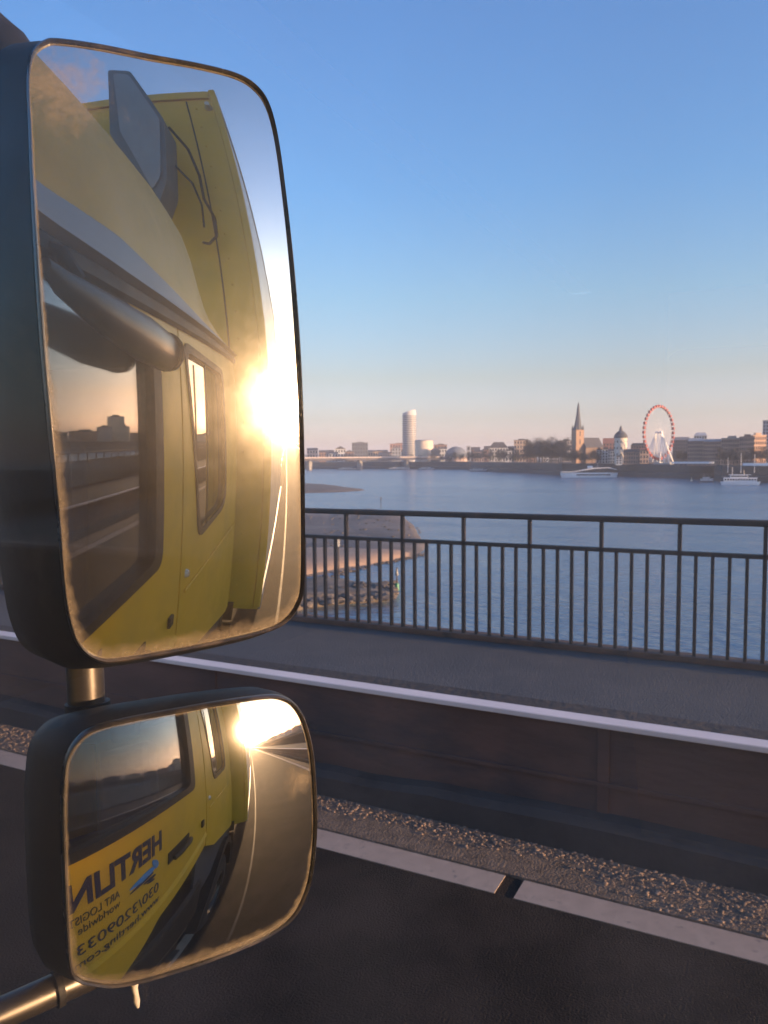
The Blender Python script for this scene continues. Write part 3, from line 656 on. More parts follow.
for px, yt, lab in ((728, 457, 'thin bare flagpole left of the moored steamer'), (741, 453, 'tall flagpole with pale furled flag above the moored steamer'), (754.5, 454, 'tall flagpole with pale furled flag behind the steamer stern')):
    p = at(px, 466, 545); zt = at(px, yt, 545).z; t = thing('flagpole', lab, 'flagpole', (p.x, p.y, ZG), 'flagpoles on the quay')
    MB().tube([(0, 0, -5), (0, 0, zt-ZG)], [.2, .1], 6).build('pole', M['wheelwhite'], t)
    if px > 730:
        rr = [[(.2+.6*q, .15*math.sin(z), zt-ZG-.3-z) for q in (0, 1)]+[(.2+.6, .1+.15*math.sin(z), zt-ZG-.3-z), (.2, .1+.15*math.sin(z), zt-ZG-.3-z)] for z in (0, 1.5, 3, 4.5, 6)]
        MB().loft(rr).build('flag', M['shipwhite'], t)
# trees
def tree_proto(h, wdt, m, n, seed):
    r = random.Random(seed); tr = MB()
    tr.tube([(0, 0, -1), (0, 0, h*.35), (.2, .1, h*.7)], [h*.022, h*.017, h*.008], 7)
    tips = []
    for k in range(11):
        a = r.uniform(0, 6.28); z0 = h*r.uniform(.25, .6); L = wdt*r.uniform(.6, 1)
        e = Vector((math.cos(a)*L, math.sin(a)*L, z0+h*r.uniform(.15, .4))); mid = Vector((e.x*.5, e.y*.5, z0+(e.z-z0)*.35)); tr.tube([(0, 0, z0), mid, e], [h*.009, h*.006, h*.002], 5); tips.append(e); tips.append(mid)
    cr = MB(); cl = [t + Vector((r.gauss(0, .6), r.gauss(0, .6), r.gauss(0, .6))) for t in tips]+[Vector((r.gauss(0, wdt*.4), r.gauss(0, wdt*.4), h*r.uniform(.5, .95))) for _ in range(14)]
    for c in cl:
        rr = wdt*r.uniform(.25, .45)
        for _ in range(n):
            p = c+Vector((r.gauss(0, rr*.55), r.gauss(0, rr*.55), r.gauss(0, rr*.5))); s_ = r.uniform(.18, .42)*h/14
            a = Vector((r.gauss(0, 1), r.gauss(0, 1), r.gauss(0, 1))).normalized()*s_; b_ = a.orthogonal().normalized()*s_*r.uniform(.15, .5)
            cr.b.faces.new([cr.b.verts.new(q) for q in (p-a, p+b_, p+a, p-b_)])
    return tr, cr, m
protos = []
def add_tree(kind, p, s_, label):
    h, wdt, mt, n, sd = [(17, 5.5, 'twig', 50, 1), (14, 5, 'twig', 46, 2), (20, 6.5, 'twig', 80, 3), (12, 4.2, 'evergreen', 46, 4)][kind]
    t = thing('bare_tree' if kind < 3 else 'evergreen_tree', label, 'tree', p, 'trees along the far quay', random.uniform(0, 6))
    t.scale = (s_, s_, s_)
    if kind not in PR:
        a, b_, _ = tree_proto(h, wdt, mt, n, sd); PR[kind] = (a.build('trunk', M['bark'], t), b_.build('crown', M[mt], t))
    else:
        for q in PR[kind]: copy_child(q, t)
PR = {}
rt = random.Random(11)
def trees(px0, px1, n, off, kinds, smin, smax, where):
    for i in range(n):
        px = px0+(px1-px0)*(i+.5)/n+rt.uniform(-.5, .5)*(px1-px0)/n
        # depth of the shore in that direction
        for (a, da), (b_, db) in zip(shore_px, shore_px[1:]):
            if a <= px <= b_: dep = da+(db-da)*(px-a)/(b_-a); break
        else: dep = shore_px[-1][1]
        p = horiz(px, dep+off+rt.uniform(-4, 10)); p.z = ZG
        add_tree(rt.choice(kinds), p, rt.uniform(smin, smax), where)
trees(312, 400, 16, 30, (0, 1, 3), .6, .85, 'small bare tree in the loose row behind the far road bridge')
trees(400, 448, 12, 24, (0, 1, 3), .7, 1.0, 'dark tree on the far bank below the drum and dome')
trees(448, 512, 26, 14, (0, 1, 3), .9, 1.15, 'dark bare tree in the row below the dark hipped roof')
trees(512, 530, 7, 16, (0, 1, 3), .8, 1.1, 'bare tree below the sunlit orange block')
trees(529, 563, 20, 18, (2, 2, 0), 1.25, 1.5, 'tall dark tree in the dense clump left of the church')
trees(563, 600, 18, 14, (0, 3, 1), .75, 1.0, 'dark tree on the quay in front of the church nave')
trees(612, 645, 8, 18, (1, 3), .45, .6, 'small tree on the quay between castle tower and ferris wheel')
trees(676, 768, 26, 20, (0, 1), .62, .85, 'bare street tree in front of the brick office fronts')
# ships
def ship(px0, px1, dep, label, style, group=None, name='river_ship'):
    pc = (px0+px1)/2; p = at(pc, 470, dep); L = (px1-px0)*pxm(dep); t = thing(name, label, 'ship', (p.x, p.y, ZW), group, facing(pc)+.08)
    W_ = L*.16; hl = L/2
    def hullring(z, s_, w_): return [(-hl*s_, 0, z), (-hl*.88*s_, -w_*.7, z), (-hl*.6, -w_, z), (hl*.6, -w_, z), (hl*.93*s_, -w_*.6, z), (hl*s_, 0, z), (hl*.93*s_, w_*.6, z), (hl*.6, w_, z), (-hl*.6, w_, z), (-hl*.88*s_, w_*.7, z)]
    if style == 'sleek':
        hh = 4.6
        MB().loft([hullring(-.5, .95, W_/2*.9), hullring(hh*.6, .99, W_/2), hullring(hh, 1, W_/2)]).build('hull', M['shipwhite'], t, smooth=False)
        MB().box(-hl*.45, hl*.72, -W_/2-.05, W_/2+.05, 1.9, 3.3, .3).build('lower_window_band', M['window'], t)
        MB().loft([[(x, y, z) for x, z in ((-hl*.93, hh+.003), (hl*.98, hh+.003), (hl*.9, hh+2.7), (-hl*.5, hh+2.7))] for y in (-W_*.46, W_*.46)]).build('upper_deck_glazing', M['window'], t)
        MB().loft([[(x, y, z) for x, z in ((-hl*.99, hh+.9), (-hl*.55, hh+1.1), (-hl*.2, hh+2.9), (hl*.2, hh+4.5), (hl*.7, hh+4.9), (hl*.95, hh+3.0), (hl*.95, hh+2.5), (hl*.65, hh+4.2), (hl*.2, hh+3.7), (-hl*.2, hh+2.0), (-hl*.55, hh+.5), (-hl*.99, hh+.5))] for y in (-W_*.49, W_*.49)]).build('curved_roof', M['shipwhite'], t)
        MB().box(-hl*.05, hl*.12, -2, 2, hh+4.2, hh+6.4, .3).build('bridge_cabin', M['shipwhite'], t)
        MB().tube([(hl*.3, 0, hh+4.5), (hl*.3, 0, hh+9)], .12, 5).build('mast', M['wheelwhite'], t)
    else:
        k = 1.0 if style == 'steamer' else .55
        MB().loft([hullring(-.5, .92, W_/2*.85), hullring(1.3*k, .97, W_/2), hullring(2.2*k, 1, W_/2)]).build('hull', M['shipwhite'] if style == 'steamer' else M['darkhull'], t)
        MB().box(-hl*.82, hl*.80, -W_*.44, W_*.44, 2.25*k, 4.6*k, .1).build('lower_deck', M['shipwhite'], t)
        wn = None
        for i in range(12):
            x = -hl*.74+i*hl*1.46/11
            if wn is None: wn = MB().box(-hl*.045, hl*.045, -W_*.45, W_*.45, 3.0*k, 4.1*k).build('window', M['window'], t); wn.location = (x, 0, 0)
            else: copy_child(wn, t, (x, 0, 0))
        MB().box(-hl*.84, hl*.84, -W_*.48, W_*.48, 4.6*k+.003, 4.9*k, .05).build('upper_deck', M['shipwhite'], t)
        MB().box(-hl*.5, hl*.35, -W_*.35, W_*.35, 4.9*k+.003, 6.8*k, .1).build('saloon', M['shipwhite'], t)
        MB().box(-hl*.47, hl*.32, -W_*.355, W_*.355, 5.4*k, 6.3*k).build('saloon_window_band', M['window'], t)
        MB().box(-hl*.58, hl*.5, -W_*.42, W_*.42, 6.8*k+.003, 7.05*k, .05).build('sun_roof', M['shipwhite'], t)
        MB().tube([(hl*.15, 0, 7*k), (hl*.15, 0, 9.8*k)], [.7*k, .6*k], 10).build('funnel', M['darkhull'], t)
        MB().tube([(-hl*.4, 0, 7*k), (-hl*.4, 0, 12*k)], .12*k, 5).build('mast', M['wheelwhite'], t)
ship(561, 617, 735, 'sleek white excursion ship with swooping roof moored below the church', 'sleek')
ship(722, 759, 520, 'white two deck river steamer moored near the right edge of the quay', 'steamer')
ship(417, 436, 1290, 'small white passenger boat moored below the round drum hall', 'small', 'small boats moored along the far bank')
ship(468, 489, 1090, 'small white boat moored left of the dark tree bank under the hipped roof', 'small', 'small boats moored along the far bank')
ship(387, 412, 1330, 'long pale pontoon boat at the right pier of the far road bridge', 'small', 'small boats moored along the far bank')
ship(337, 358, 1330, 'dark low barge between the piers of the far road bridge', 'barge', 'small boats moored along the far bank')
ship(700, 714, 572, 'small grey work boat tied to the quay left of the steamer', 'small', 'small boats moored along the far bank')
p = atz(691.5, 481, ZW); t = thing('river_buoy', 'small pale sunlit buoy floating off the quay left of the steamer', 'buoy', p)
MB().tube([(0, 0, -.4), (0, 0, .7), (0, 0, 1.0)], [1.1, 1.0, .4], 14).build('float', M['lamp'], t); MB().tube([(0, 0, 1), (0, 0, 2.6)], [.35, .2], 8).build('topmark', M['lamp'], t)

# ------------------------------------------------------------------ the truck
XS = .15                     # outer face of the cab side
truck = thing('truck', 'yellow box truck with dusty wing mirrors, its side seen in both mirrors', 'truck', (0, 0, 0))
Ywin = roundpoly([(.47, 2.02), (-.03, 2.05), (-.41, 2.065), (-.41, 2.69), (.30, 2.72)], [.05, .12, .04, .06, .06])
door = MB().sidepanel(XS, .035, roundpoly([(.68, 1.35), (.16, 1.33), (-.07, 1.56), (-.635, 1.64), (-.635, 2.78), (.42, 2.80), (.66, 2.1)], .03), [Ywin]).build('door', M['yellow'], truck)
fr_o = roundpoly([(.49, 2.005), (-.03, 2.035), (-.43, 2.05), (-.43, 2.71), (.31, 2.74)], [.05, .12, .05, .07, .06])
fr_i = roundpoly([(.45, 2.03), (-.03, 2.06), (-.365, 2.08), (-.365, 2.67), (.29, 2.70)], [.05, .12, .04, .06, .06])
MB().sidepanel(XS+.004, .05, fr_o, [fr_i]).build('window_frame', M['black'], door)
MB().sidepanel(XS-.02, .004, Ywin).build('window_pane', M['window_pane'], door)
b1 = MB().tube([(XS+.02, -.30, 1.835), (XS+.032, -.26, 1.84), (XS+.032, -.17, 1.838), (XS+.02, -.13, 1.83)], .011, 8)
b1.build('handle', M['black'], door, smooth=True)
MB().box(XS+.001, XS+.006, -.32, -.11, 1.81, 1.86, .002).build('handle_recess', M['black'], door)
rw = roundpoly([(-.72, 2.71), (-1.47, 2.74), (-1.51, 2.12), (-1.42, 2.07), (-.89, 2.045)], [.06, .08, .12, .12, .08])
rw_o = roundpoly([(-.69, 2.74), (-1.50, 2.77), (-1.54, 2.10), (-1.43, 2.045), (-.875, 2.02)], [.06, .08, .12, .12, .08])
rp = MB().sidepanel(XS, .035, [(-.65, 1.62), (-.9, 1.5), (-1.9, 1.25), (-2.0, 1.25), (-2.0, 2.95), (-.65, 2.95)], [rw]).build('rear_side_panel', M['yellow'], truck)
fr = MB().sidepanel(XS+.006, .045, rw_o, [rw]).build('rear_side_window', M['black'], truck)
MB().sidepanel(XS-.015, .004, rw).build('pane', M['rear_pane'], fr)
MB().box(XS+.006, XS+.012, -1.0, -.99, 2.06, 2.71).build('glazing_bar', M['black'], fr)
MB().sidepanel(XS, .035, [(.685, 1.2), (.86, 1.2), (.80, 2.3), (.50, 2.95), (.43, 2.81), (.665, 2.1), (.685, 1.60)]).build('front_pillar', M['yellow'], truck)
# roof shell
ysr = [(.78, 2.75), (.55, 3.05), (.3, 3.22), (0, 3.33), (-.4, 3.38), (-.75, 3.42), (-.95, 3.42), (-1.07, 3.33), (-1.16, 3.14), (-1.3, 3.04), (-2.02, 3.0)]
rings = []
for y, z in ysr:
    h = z-2.93 if z > 2.93 else .02
    prof = [(0, 2.92), (-.005, 2.93+h*.3), (-.025, 2.93+h*.65), (-.07, 2.93+h*.88), (-.2, 2.93+h), (-1.2, 2.93+h*1.05), (-2.06, 2.93+h), (-2.24, 2.93+h*.88), (-2.34, 2.93+h*.6), (-2.39, 2.93+h*.25), (-2.4, 2.92)]
    rings.append([(XS+a, y, b_) for a, b_ in prof])
b1 = MB().loft(rings, False, False, closed=False); b1.b.faces.new([b1.b.verts.new(v) for v in rings[-1]]); b1.build('roof', M['yellow'], truck, smooth=True)
# roof side gutter
gut = [(.55, 2.72, 2.80), (.1, 2.735, 2.825), (-.17, 2.76, 2.87), (-1.0, 2.85, 2.905), (-1.68, 2.915, 2.95), (-2.0, 2.935, 2.96)]
MB().loft([[(XS+.002, y, a), (XS+.03, y, a+.01), (XS+.022, y, b_-.02), (XS+.002, y, b_)] for y, a, b_ in gut]).build('roof_gutter', M['lightgrey'], truck)
MB().loft([[(XS+.003, y, a-.045), (XS+.016, y, a-.035), (XS+.016, y, a-.006), (XS+.003, y, a-.003)] for y, a, b_ in gut]).build('gutter_seal', M['black'], truck)
# cab shell pieces
MB().sidepanel(-2.22, .035, [(.86, 1.2), (.80, 2.3), (.50, 2.95), (-2.0, 2.95), (-2.0, 1.15)], [roundpoly([(.45, 2.05), (-.5, 2.03), (-.5, 2.7), (.3, 2.72)], .05)]).build('far_side_panel', M['yellow'], truck)
MB().sidepanel(-2.232, .004, roundpoly([(.46, 2.04), (-.51, 2.02), (-.51, 2.71), (.31, 2.73)], .05)).build('far_side_pane', M['dark_pane'], truck)  # pane added to dim the bright far window in the glass reflections
MB().box(-2.183, -2.08, .30, .83, 2.0, 2.88).build('light_gap_block', M['inside'], truck)  # unseen block added to close the light gap beside the windscreen
MB().sidepanel(XS, .035, [(.50, 2.80), (-.65, 2.784), (-.65, 2.93), (.46, 2.93)]).build('cant_rail', M['yellow'], truck)
MB().box(-2.22, XS-.04, -2.0, -1.96, 1.15, 3.0).build('cab_back', M['inside'], truck)
MB().box(-2.22, XS-.04, -1.95, .84, 1.13, 1.2).build('cab_floor', M['inside'], truck)
MB().box(-2.2, XS-.045, -1.95, .5, 2.88, 2.905).build('headlining', M['inside'], truck)
MB().sidepanel(XS-.0352, .02, [(-.56, 1.2), (-2.0, 1.2), (-2.0, 2.9), (-.56, 2.9)], [rw_o]).build('inner_lining', M['inside'], truck)
MB().loft([[(x, .35, 1.2), (x, .82, 1.2), (x, .80, 2.12), (x, .62, 2.14), (x, .42, 1.98)] for x in (-2.18, XS-.05)]).build('dashboard', M['inside'], truck)
MB().box(-2.2, XS-.02, .80, .86, 1.2, 2.1, .01).build('front_panel', M['yellow'], truck)
b1 = MB().loft([[(x, .83, 2.1), (x, .56, 2.88), (x, .565, 2.885), (x, .835, 2.105)] for x in (-2.18, XS-.04)]); b1.build('windscreen', M['rear_pane'], truck)
for x in (-.45, -1.75):
    st = MB().box(x-.25, x+.25, -.55, -.05, 1.62, 1.80, .06).build('seat', M['seat'], truck)
    MB().box(x-.25, x+.25, -.72, -.58, 1.75, 2.42, .06).build('backrest', M['seat'], st)
    MB().box(x-.13, x+.13, -.70, -.60, 2.46, 2.65, .04).build('headrest', M['seat'], st)
for z in (1.70, 2.55): MB().box(XS+.001, XS+.022, .60, .655, z, z+.07, .006).build('hinge', M['black'], door)
MB().loft([[(XS+.0005, y, z), (XS+.010, y, z+.006), (XS+.0005, y, z+.03)] for y, z in ((.60, 1.60), (.0, 1.635), (-.63, 1.70))]).build('pressed_crease', M['yellow'], door)
MB().box(XS+.001, XS+.012, -.56, -.52, 1.80, 1.84, .004).build('door_lock', M['black'], door)
MB().box(XS+.001, XS+.010, -1.95, -.70, 1.86, 1.872, .003).build('panel_crease', M['yellow'], rp)
MB().tube([(XS, -.72, 1.93), (XS+.012, -.72, 1.93)], [.018, .012], 12).build('side_marker_lamp', M['lamp'], rp, smooth=True)
# lettering on the door
def text(body, y, z, size, name, m, sx=1, bold=0, rot=0):
    cu = bpy.data.curves.new(name, 'FONT'); cu.body = body; cu.size = size; cu.extrude = .0006; cu.offset = bold
    tmp = bpy.data.objects.new(name, cu); COL.objects.link(tmp); bpy.context.view_layer.update()
    me = bpy.data.meshes.new_from_object(tmp.evaluated_get(bpy.context.evaluated_depsgraph_get())); bpy.data.objects.remove(tmp)
    for v in me.vertices:
        a, b_ = v.co.x*sx, v.co.y; c, s_ = math.cos(rot), math.sin(rot)
        v.co = Vector((XS+.0017+v.co.z, y+a*c-b_*s_, z+a*s_+b_*c))
    me.materials.clear(); me.materials.append(m); o = bpy.data.objects.new(name, me); COL.objects.link(o); o.parent = door; return o
text('HERTLING', -.066, 1.906, .098, 'company_lettering', M['ink'], .955, .0035, R_(-1))
text('ART LOGISTICS', .15, 1.853, .036, 'trade_lettering', M['thin'], .78)
text('worldwide', .15, 1.818, .038, 'worldwide_lettering', M['thin'], .82)
text('030/3209033', -.048, 1.736, .062, 'phone_lettering', M['ink'], 1.06, 0)
text('www.hertling.com', -.052, 1.678, .050, 'web_lettering', M['ink'], .98, 0)
def leafshape(y, z, L, wd, rot, n=14):
    pts = []
    for k in range(n): 
        a = 2*math.pi*k/n; px_, pz = math.cos(a)*L/2, math.sin(a)*wd/2*(1-.35*math.cos(a)); pts.append((y+px_*math.cos(rot)-pz*math.sin(rot), z+px_*math.sin(rot)+pz*math.cos(rot)))
    return pts
lg = MB()
for (y, z, L, wd, r) in ((-.02, 1.868, .05, .026, R_(50)), (.045, 1.852, .13, .022, R_(-4))): lg.sidepanel(XS+.003, .0025, leafshape(y, z, L, wd, r))
lo = lg.build('logo', M['ltblue'], door)
lg = MB()
for (y, z, L, wd, r) in ((.05, 1.837, .12, .010, R_(-4)), (.01, 1.824, .07, .010, R_(2)), (.005, 1.812, .045, .008, R_(8))): lg.sidepanel(XS+.0034, .0025, leafshape(y, z, L, wd, r))
lg.build('logo_dark_stripes', M['ink'], lo)  # dark printed stripes under the blue leaves
# steps, wheel arch, wheels, chassis
MB().box(-.5, XS-.01, -.70, .45, .95, 1.33, .03).build('step_housing', M['black'], truck)
for z, y0 in ((.52, -.1), (.90, -.06)): MB().box(-.25, XS-.02, -.55, .40, z, z+.035, .006).build('step_tread', M['steel'], truck)
MB().box(-.5, XS-.08, -.62, .42, .40, .95, .02).build('step_box', M['black'], truck)
b1 = MB(); b1.loft([[(x, -1.45+.62*math.cos(a*math.pi/12)*s_, .55+.62*math.sin(a*math.pi/12)*s_) for a in range(13)]+[(x, -1.45+.7*math.cos(a*math.pi/12)*s_, .55+.7*math.sin(a*math.pi/12)*s_) for a in range(12, -1, -1)] for x, s_ in ((-.3, 1), (XS+.02, 1))]).build('wheel_arch', M['black'], truck)
def wheel(x, y, name='wheel'):
    rr = [(0, .30), (0, .44), (.03, .50), (.09, .505), (.22, .505), (.28, .50), (.30, .44), (.30, .30)]
    rings = [[(x-.30+a, y+r*math.cos(k*math.pi/16), .505+r*math.sin(k*math.pi/16)) for k in range(32)] for a, r in rr]
    tw = MB().loft(rings, False, False).build(name, M['rubber'], truck, smooth=True)
    rings = [[(x+a, y+r*math.cos(k*math.pi/16), .505+r*math.sin(k*math.pi/16)) for k in range(32)] for a, r in ((-.01, .30), (-.01, .27), (-.10, .25), (-.10, .14), (-.03, .12), (-.03, .01))]
    MB().loft(rings, False, True).build('rim', M['steel'], tw, smooth=True)
wheel(XS+.0, -1.45); wheel(XS+.14, -7.2); wheel(-2.0, -1.45); wheel(-1.9, -7.2)
MB().box(-1.6, -1.35, -9, .6, .6, .9).box(-.7, -.45, -9, .6, .6, .9).build('chassis_rail', M['black'], truck)
# cargo box
XB = .37; YB = -2.25; ZB0, ZB1 = 1.12, 5.33
cb = MB().box(-2.55, XB-.006, -9.5, YB, ZB0, ZB1-.002, .01).build('cargo_box', M['yellow'], truck)
MB().box(XB-.005, XB, -9.49, YB-.05, ZB0+.12, ZB1-.1).build('side_panel', M['whitebox'], cb)
MB().box(XB-.05, XB+.012, YB-.055, YB+.012, ZB0+.02, ZB1+.01, .012).build('corner_post', M['yellow'], cb)
MB().box(XB-.03, XB+.014, -9.5, YB-.06, ZB1-.1, ZB1+.01, .006).build('top_rail', M['whitebox'], cb)
MB().box(XB-.03, XB+.014, -9.5, YB-.06, ZB0-.02, ZB0+.11, .006).build('bottom_rail', M['lightgrey'], cb)
MB().box(-2.5, XB-.06, YB+.0005, YB+.02, ZB1-.1, ZB1-.02, .006).build('front_top_rail', M['yellow'], cb)
for x in (XB-.28, XB-.9): MB().box(x, x+.012, YB+.0005, YB+.006, ZB0+.05, ZB1-.12).build('panel_seam', M['black'], cb)
rv = None
for k in range(20):
    if rv is None: rv = MB().tube([(0, 0, 0), (0, .012, 0)], [.007, .004], 8).build('rivet', M['yellow'], cb); rv.location = (XB-.2, YB+.001, ZB0+.2+k*.2)
    else: copy_child(rv, cb, (XB-.2, YB+.001, ZB0+.2+k*.2))
MB().tube([(XB-.09, YB, ZB1-.2), (XB-.09, YB+.06, ZB1-.2)], [.035, .022], 10).build('corner_lamp', M['lamp'], cb, smooth=True)
MB().tube([(XB-.012, YB+.02, 2.45), (XB-.012, YB+.045, 2.45)], [.018, .012], 8).build('marker_lamp', M['lamp'], cb)
MB().box(-1.9, .1, -2.2, -2.05, 1.0, 2.9, .02).build('gap_baffle', M['black'], truck)
for k in range(3): MB().box(-.1, XS+.02, -2.22+k*.01, -2.19+k*.01, .7+.18*k, .84+.18*k).build('mudguard_slat', M['black'], truck)
# cooling unit on the box front
def xz(poly, y0, y1, m, name, par): return MB().loft([[(a, y, b_) for a, b_ in poly] for y in (y0, y1)]).build(name, m, par)
un = xz(roundpoly([(-.37, 5.13), (-.20, 5.09), (-.03, 4.57), (-.10, 4.06), (-.2, 3.85), (-.44, 4.5)], .03, 4), -2.0, -1.75, M['grey'], 'air_intake_cowl', truck)
xz(roundpoly([(-.33, 5.07), (-.215, 5.04), (-.06, 4.57), (-.13, 4.10), (-.20, 4.0), (-.36, 4.5)], .03, 4), -1.749, -1.735, M['lightgrey'], 'front_cover', un)
MB().tube([(-.06, -2.0, 4.72), (.05, -2.0, 4.5), (.085, -2.05, 4.3), (.08, -2.08, 4.12), (.13, -2.12, 3.98), (.12, -2.14, 3.85), (.05, -2.16, 3.8), (.0, -2.2, 3.83)], .011, 8).build('supply_hose', M['rubber'], truck, smooth=True)
MB().tube([(-.08, -1.95, 4.35), (.03, -2.0, 4.2), (.06, -2.05, 4.05), (.04, -2.1, 3.9)], .008, 8).build('supply_hose', M['rubber'], truck, smooth=True)
# kerb mirror above the door
pts = [(.195, .17, 2.65), (.195, .13, 2.638), (.195, 0, 2.63), (.195, -.18, 2.628), (.195, -.34, 2.63), (.195, -.40, 2.63), (.195, -.43, 2.63)]; rads = [.012, .022, .038, .052, .050, .040, .012]
km = MB(); rings = []
for (x, y, z), r in zip(pts, rads): rings.append([(x+r*.75*math.cos(a*math.pi/10), y, z+r*math.sin(a*math.pi/10)) for a in range(20)])
km = km.loft(rings).build('kerb_mirror', M['smoothblack'], truck, smooth=True)
MB().tube([(.195, -.338, 2.63), (.195, -.346, 2.63)], .0505, 20).build('housing_seam', M['black'], km)
MB().tube([(XS-.01, .10, 2.72), (.18, .10, 2.70), (.195, .08, 2.66)], .013, 8).build('arm', M['black'], km, smooth=True)

# ------------------------------------------------------------------ wing mirrors (real convex glass)
class Mirror:
    def __init__(s, cpx, depth, R, sunpx):
        d = ray(*cpx); s.P = CP+d*(depth/d.dot(CV)); s.R = R; n = (-d+SUN).normalized()
        for _ in range(200):
            s.K = s.P-n*R; p = s.hit(ray(*sunpx))
            if p is None: n = (n*.8-d*.2).normalized(); continue
            nn = (p-s.K)/R; want = (SUN-ray(*sunpx)).normalized(); n = (n+(want-nn)*.5).normalized()
        s.n = n; s.K = s.P-n*R; s.U = Vector((0, 0, 1)).cross(n).normalized(); s.V = n.cross(s.U)
    def hit(s, d):
        oc = CP-s.K; b_ = oc.dot(d); q = b_*b_-(oc.dot(oc)-s.R**2)
        return None if q < 0 else CP+d*(-b_-math.sqrt(q))
    def uv(s, px, py): q = s.hit(ray(px, py))-s.P; return Vector((q.dot(s.U), q.dot(s.V)))
    def pt(s, u, v, off=0):
        w_ = math.sqrt(max(s.R**2-u*u-v*v, 0)); return s.K+s.U*u+s.V*v+s.n*(w_+off)
def wing_mirror(M_, outline, name, glassmat, levels, corner, rimw):
    uvs = catmull([M_.uv(*p) for p in outline], 5); n = len(uvs); c = sum(uvs, Vector((0, 0)))/n
    # glass
    bm = bmesh.new(); NR = 40; rings = []; nor = []; rimv = []; corn = []; uvl = []
    def addv(q, f):
        v = bm.verts.new(M_.pt(q.x, q.y)); nor.append((v.co-M_.K).normalized()); rimv.append(f)
        cu = max(0, 1-(q-corner[0]).length/corner[1]); corn.append(cu); uvl.append((q.x*6, q.y*6)); return v
    cvt = addv(c, 0)
    for k in range(1, NR+1): f = (k/NR)**.8; rings.append([addv(c+(q-c)*f, 1-(1-f)*(q-c).length/(.017+.085*max(0, -(q-c).normalized().y-.2))) for q in uvs])
    for i in range(n): bm.faces.new((cvt, rings[0][i], rings[0][(i+1) % n]))
    for a, b_ in zip(rings, rings[1:]):
        for i in range(n): bm.faces.new((a[i], b_[i], b_[(i+1) % n], a[(i+1) % n]))
    bm.normal_update(); bm.faces.ensure_lookup_table()
    if bm.faces[0].normal.dot(M_.n) < 0: bmesh.ops.reverse_faces(bm, faces=bm.faces)
    me = bpy.data.meshes.new('mirror_glass'); bm.to_mesh(me); bm.free(); me.materials.append(glassmat)
    for p in me.polygons: p.use_smooth = True
    me.normals_split_custom_set_from_vertices(nor)
    for nm, vals in (('rim', rimv), ('corner', corn)):
        at_ = me.attributes.new(nm, 'FLOAT', 'POINT'); at_.data.foreach_set('value', vals)
    ul = me.uv_layers.new(name='UVMap')
    for lp in me.loops: ul.data[lp.index].uv = uvl[lp.vertex_index]
    # housing
    b1 = MB(); rr = []
    for off, sc, du, dv in levels: rr.append([M_.pt(*(c+(q-c)*1.0+(q-c).normalized()*sc+Vector((du, dv))), -off) if sc > -.03 else M_.pt(*(c+(q-c)*(1+sc*8)+Vector((du, dv))), -off) for q in uvs])
    hs = b1.loft(rr, True, True).build(name, M['black'], truck, smooth=True)
    gl = bpy.data.objects.new('mirror_glass', me); COL.objects.link(gl); gl.parent = hs
    # rim
    b1 = MB(); rr = []
    prof = [(-.0005, -.002), (.0, .002), (rimw*.5, .0035), (rimw, .002), (rimw*1.15, -.006), (rimw*.4, -.010), (-.0005, -.002)]
    for o_, h in prof[:-1]: rr.append([M_.pt(*(q+(q-c).normalized()*o_), h) for q in uvs])
    b1.loft(rr+[rr[0]], False, False).build('rim', M['rimplastic'], hs, smooth=True)
    return hs
main = Mirror((165, 352), .54, 1.2, (291, 402))
OUT1 = [(46, 45), (60, 43.5), (100, 49), (150, 59), (200, 68), (235, 77), (254, 88), (267, 106), (276, 140), (284, 200), (291, 270), (296, 340), (300, 420), (302, 500), (302, 580), (297, 603), (284, 620), (262, 630), (220, 640), (170, 650), (120, 658), (101, 658), (85, 649), (74, 630), (66, 590), (59, 500), (50, 400), (42, 300), (35, 200), (31, 120), (29.5, 80), (34, 56)]
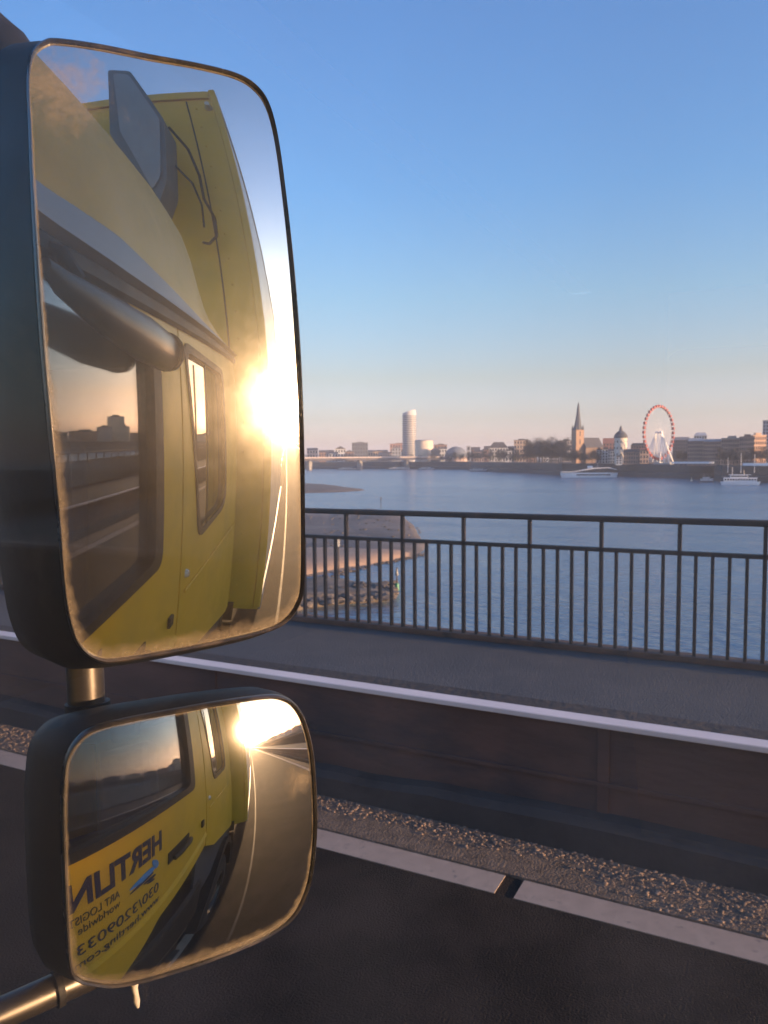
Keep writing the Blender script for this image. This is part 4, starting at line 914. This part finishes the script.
wing_mirror(main, OUT1, 'main_mirror', M['mirror_main'], [(.003, .0035, 0, 0), (.018, .010, -.004, .0), (.04, .016, -.012, .002), (.075, .014, -.026, .004), (.105, .004, -.029, .006), (.125, -.02, -.028, .006), (.132, -.06, -.028, .004)], (main.uv(60, 85), .05), .0028)
wide = Mirror((190, 840), .56, .34, (250, 730))
OUT2 = [(65.5, 786), (68.6, 760), (80, 741), (97, 730), (133, 721), (177, 713), (221, 705), (266, 698.5), (283, 700), (294, 707), (303, 723), (310, 751), (313, 786), (314, 826), (311, 866), (305, 892), (292, 916), (266, 935), (221, 954), (177, 969), (142, 979), (115, 984), (93, 982), (80, 978), (72, 967), (68.6, 928), (66.4, 861), (65, 817)]
wing_mirror(wide, OUT2, 'wide_angle_mirror', M['mirror_wide'], [(.003, .003, 0, 0), (.012, .006, -.004, -.001), (.03, .008, -.011, -.003), (.055, .005, -.017, -.006), (.08, -.002, -.019, -.008), (.095, -.04, -.018, -.008), (.10, -.07, -.018, -.008)], (wide.uv(300, 780), .02), .0026)
# posts and arms
MB().tube([at(83, 600, .61), at(84, 650, .61), at(87, 715, .61)], .0142, 20).build('mirror_post', M['steel'], truck, smooth=True)
MB().tube([at(87.5, 702, .61), at(92, 800, .61)], .0172, 20).build('post_clamp', M['black'], truck, smooth=True)
MB().tube([at(120, 962, .62), at(95, 972, .60), at(-60, 1040, .55), Vector((.15, .50, 1.93)), Vector((.12, .55, 1.90))], .0118, 20).build('lower_arm', M['steel'], truck, smooth=True)
MB().tube([at(61, 987, .588), at(54.5, 990, .585)], .0135, 20).build('arm_collar', M['black'], truck, smooth=True)
MB().tube([at(34, 92, .63), at(5, 50, .63), at(-30, 20, .63), Vector((.14, .62, 2.83))], .021, 16).build('upper_arm', M['black'], truck, smooth=True)
# icicle
p0 = at(134.5, 983, .575)
ic = MB().tube([p0, p0+Vector((0, 0, -.004)), p0+CR*.0008+Vector((0, 0, -.009)), p0+CR*.0012+Vector((0, 0, -.014)), p0+CR*.002+Vector((0, 0, -.019))], [.0030, .0024, .0021, .0026, .0012], 10).build('icicle', M['ice'], smooth=True)
tag(ic, 'small dirty icicle hanging from the lower edge of the wide angle mirror', 'icicle')
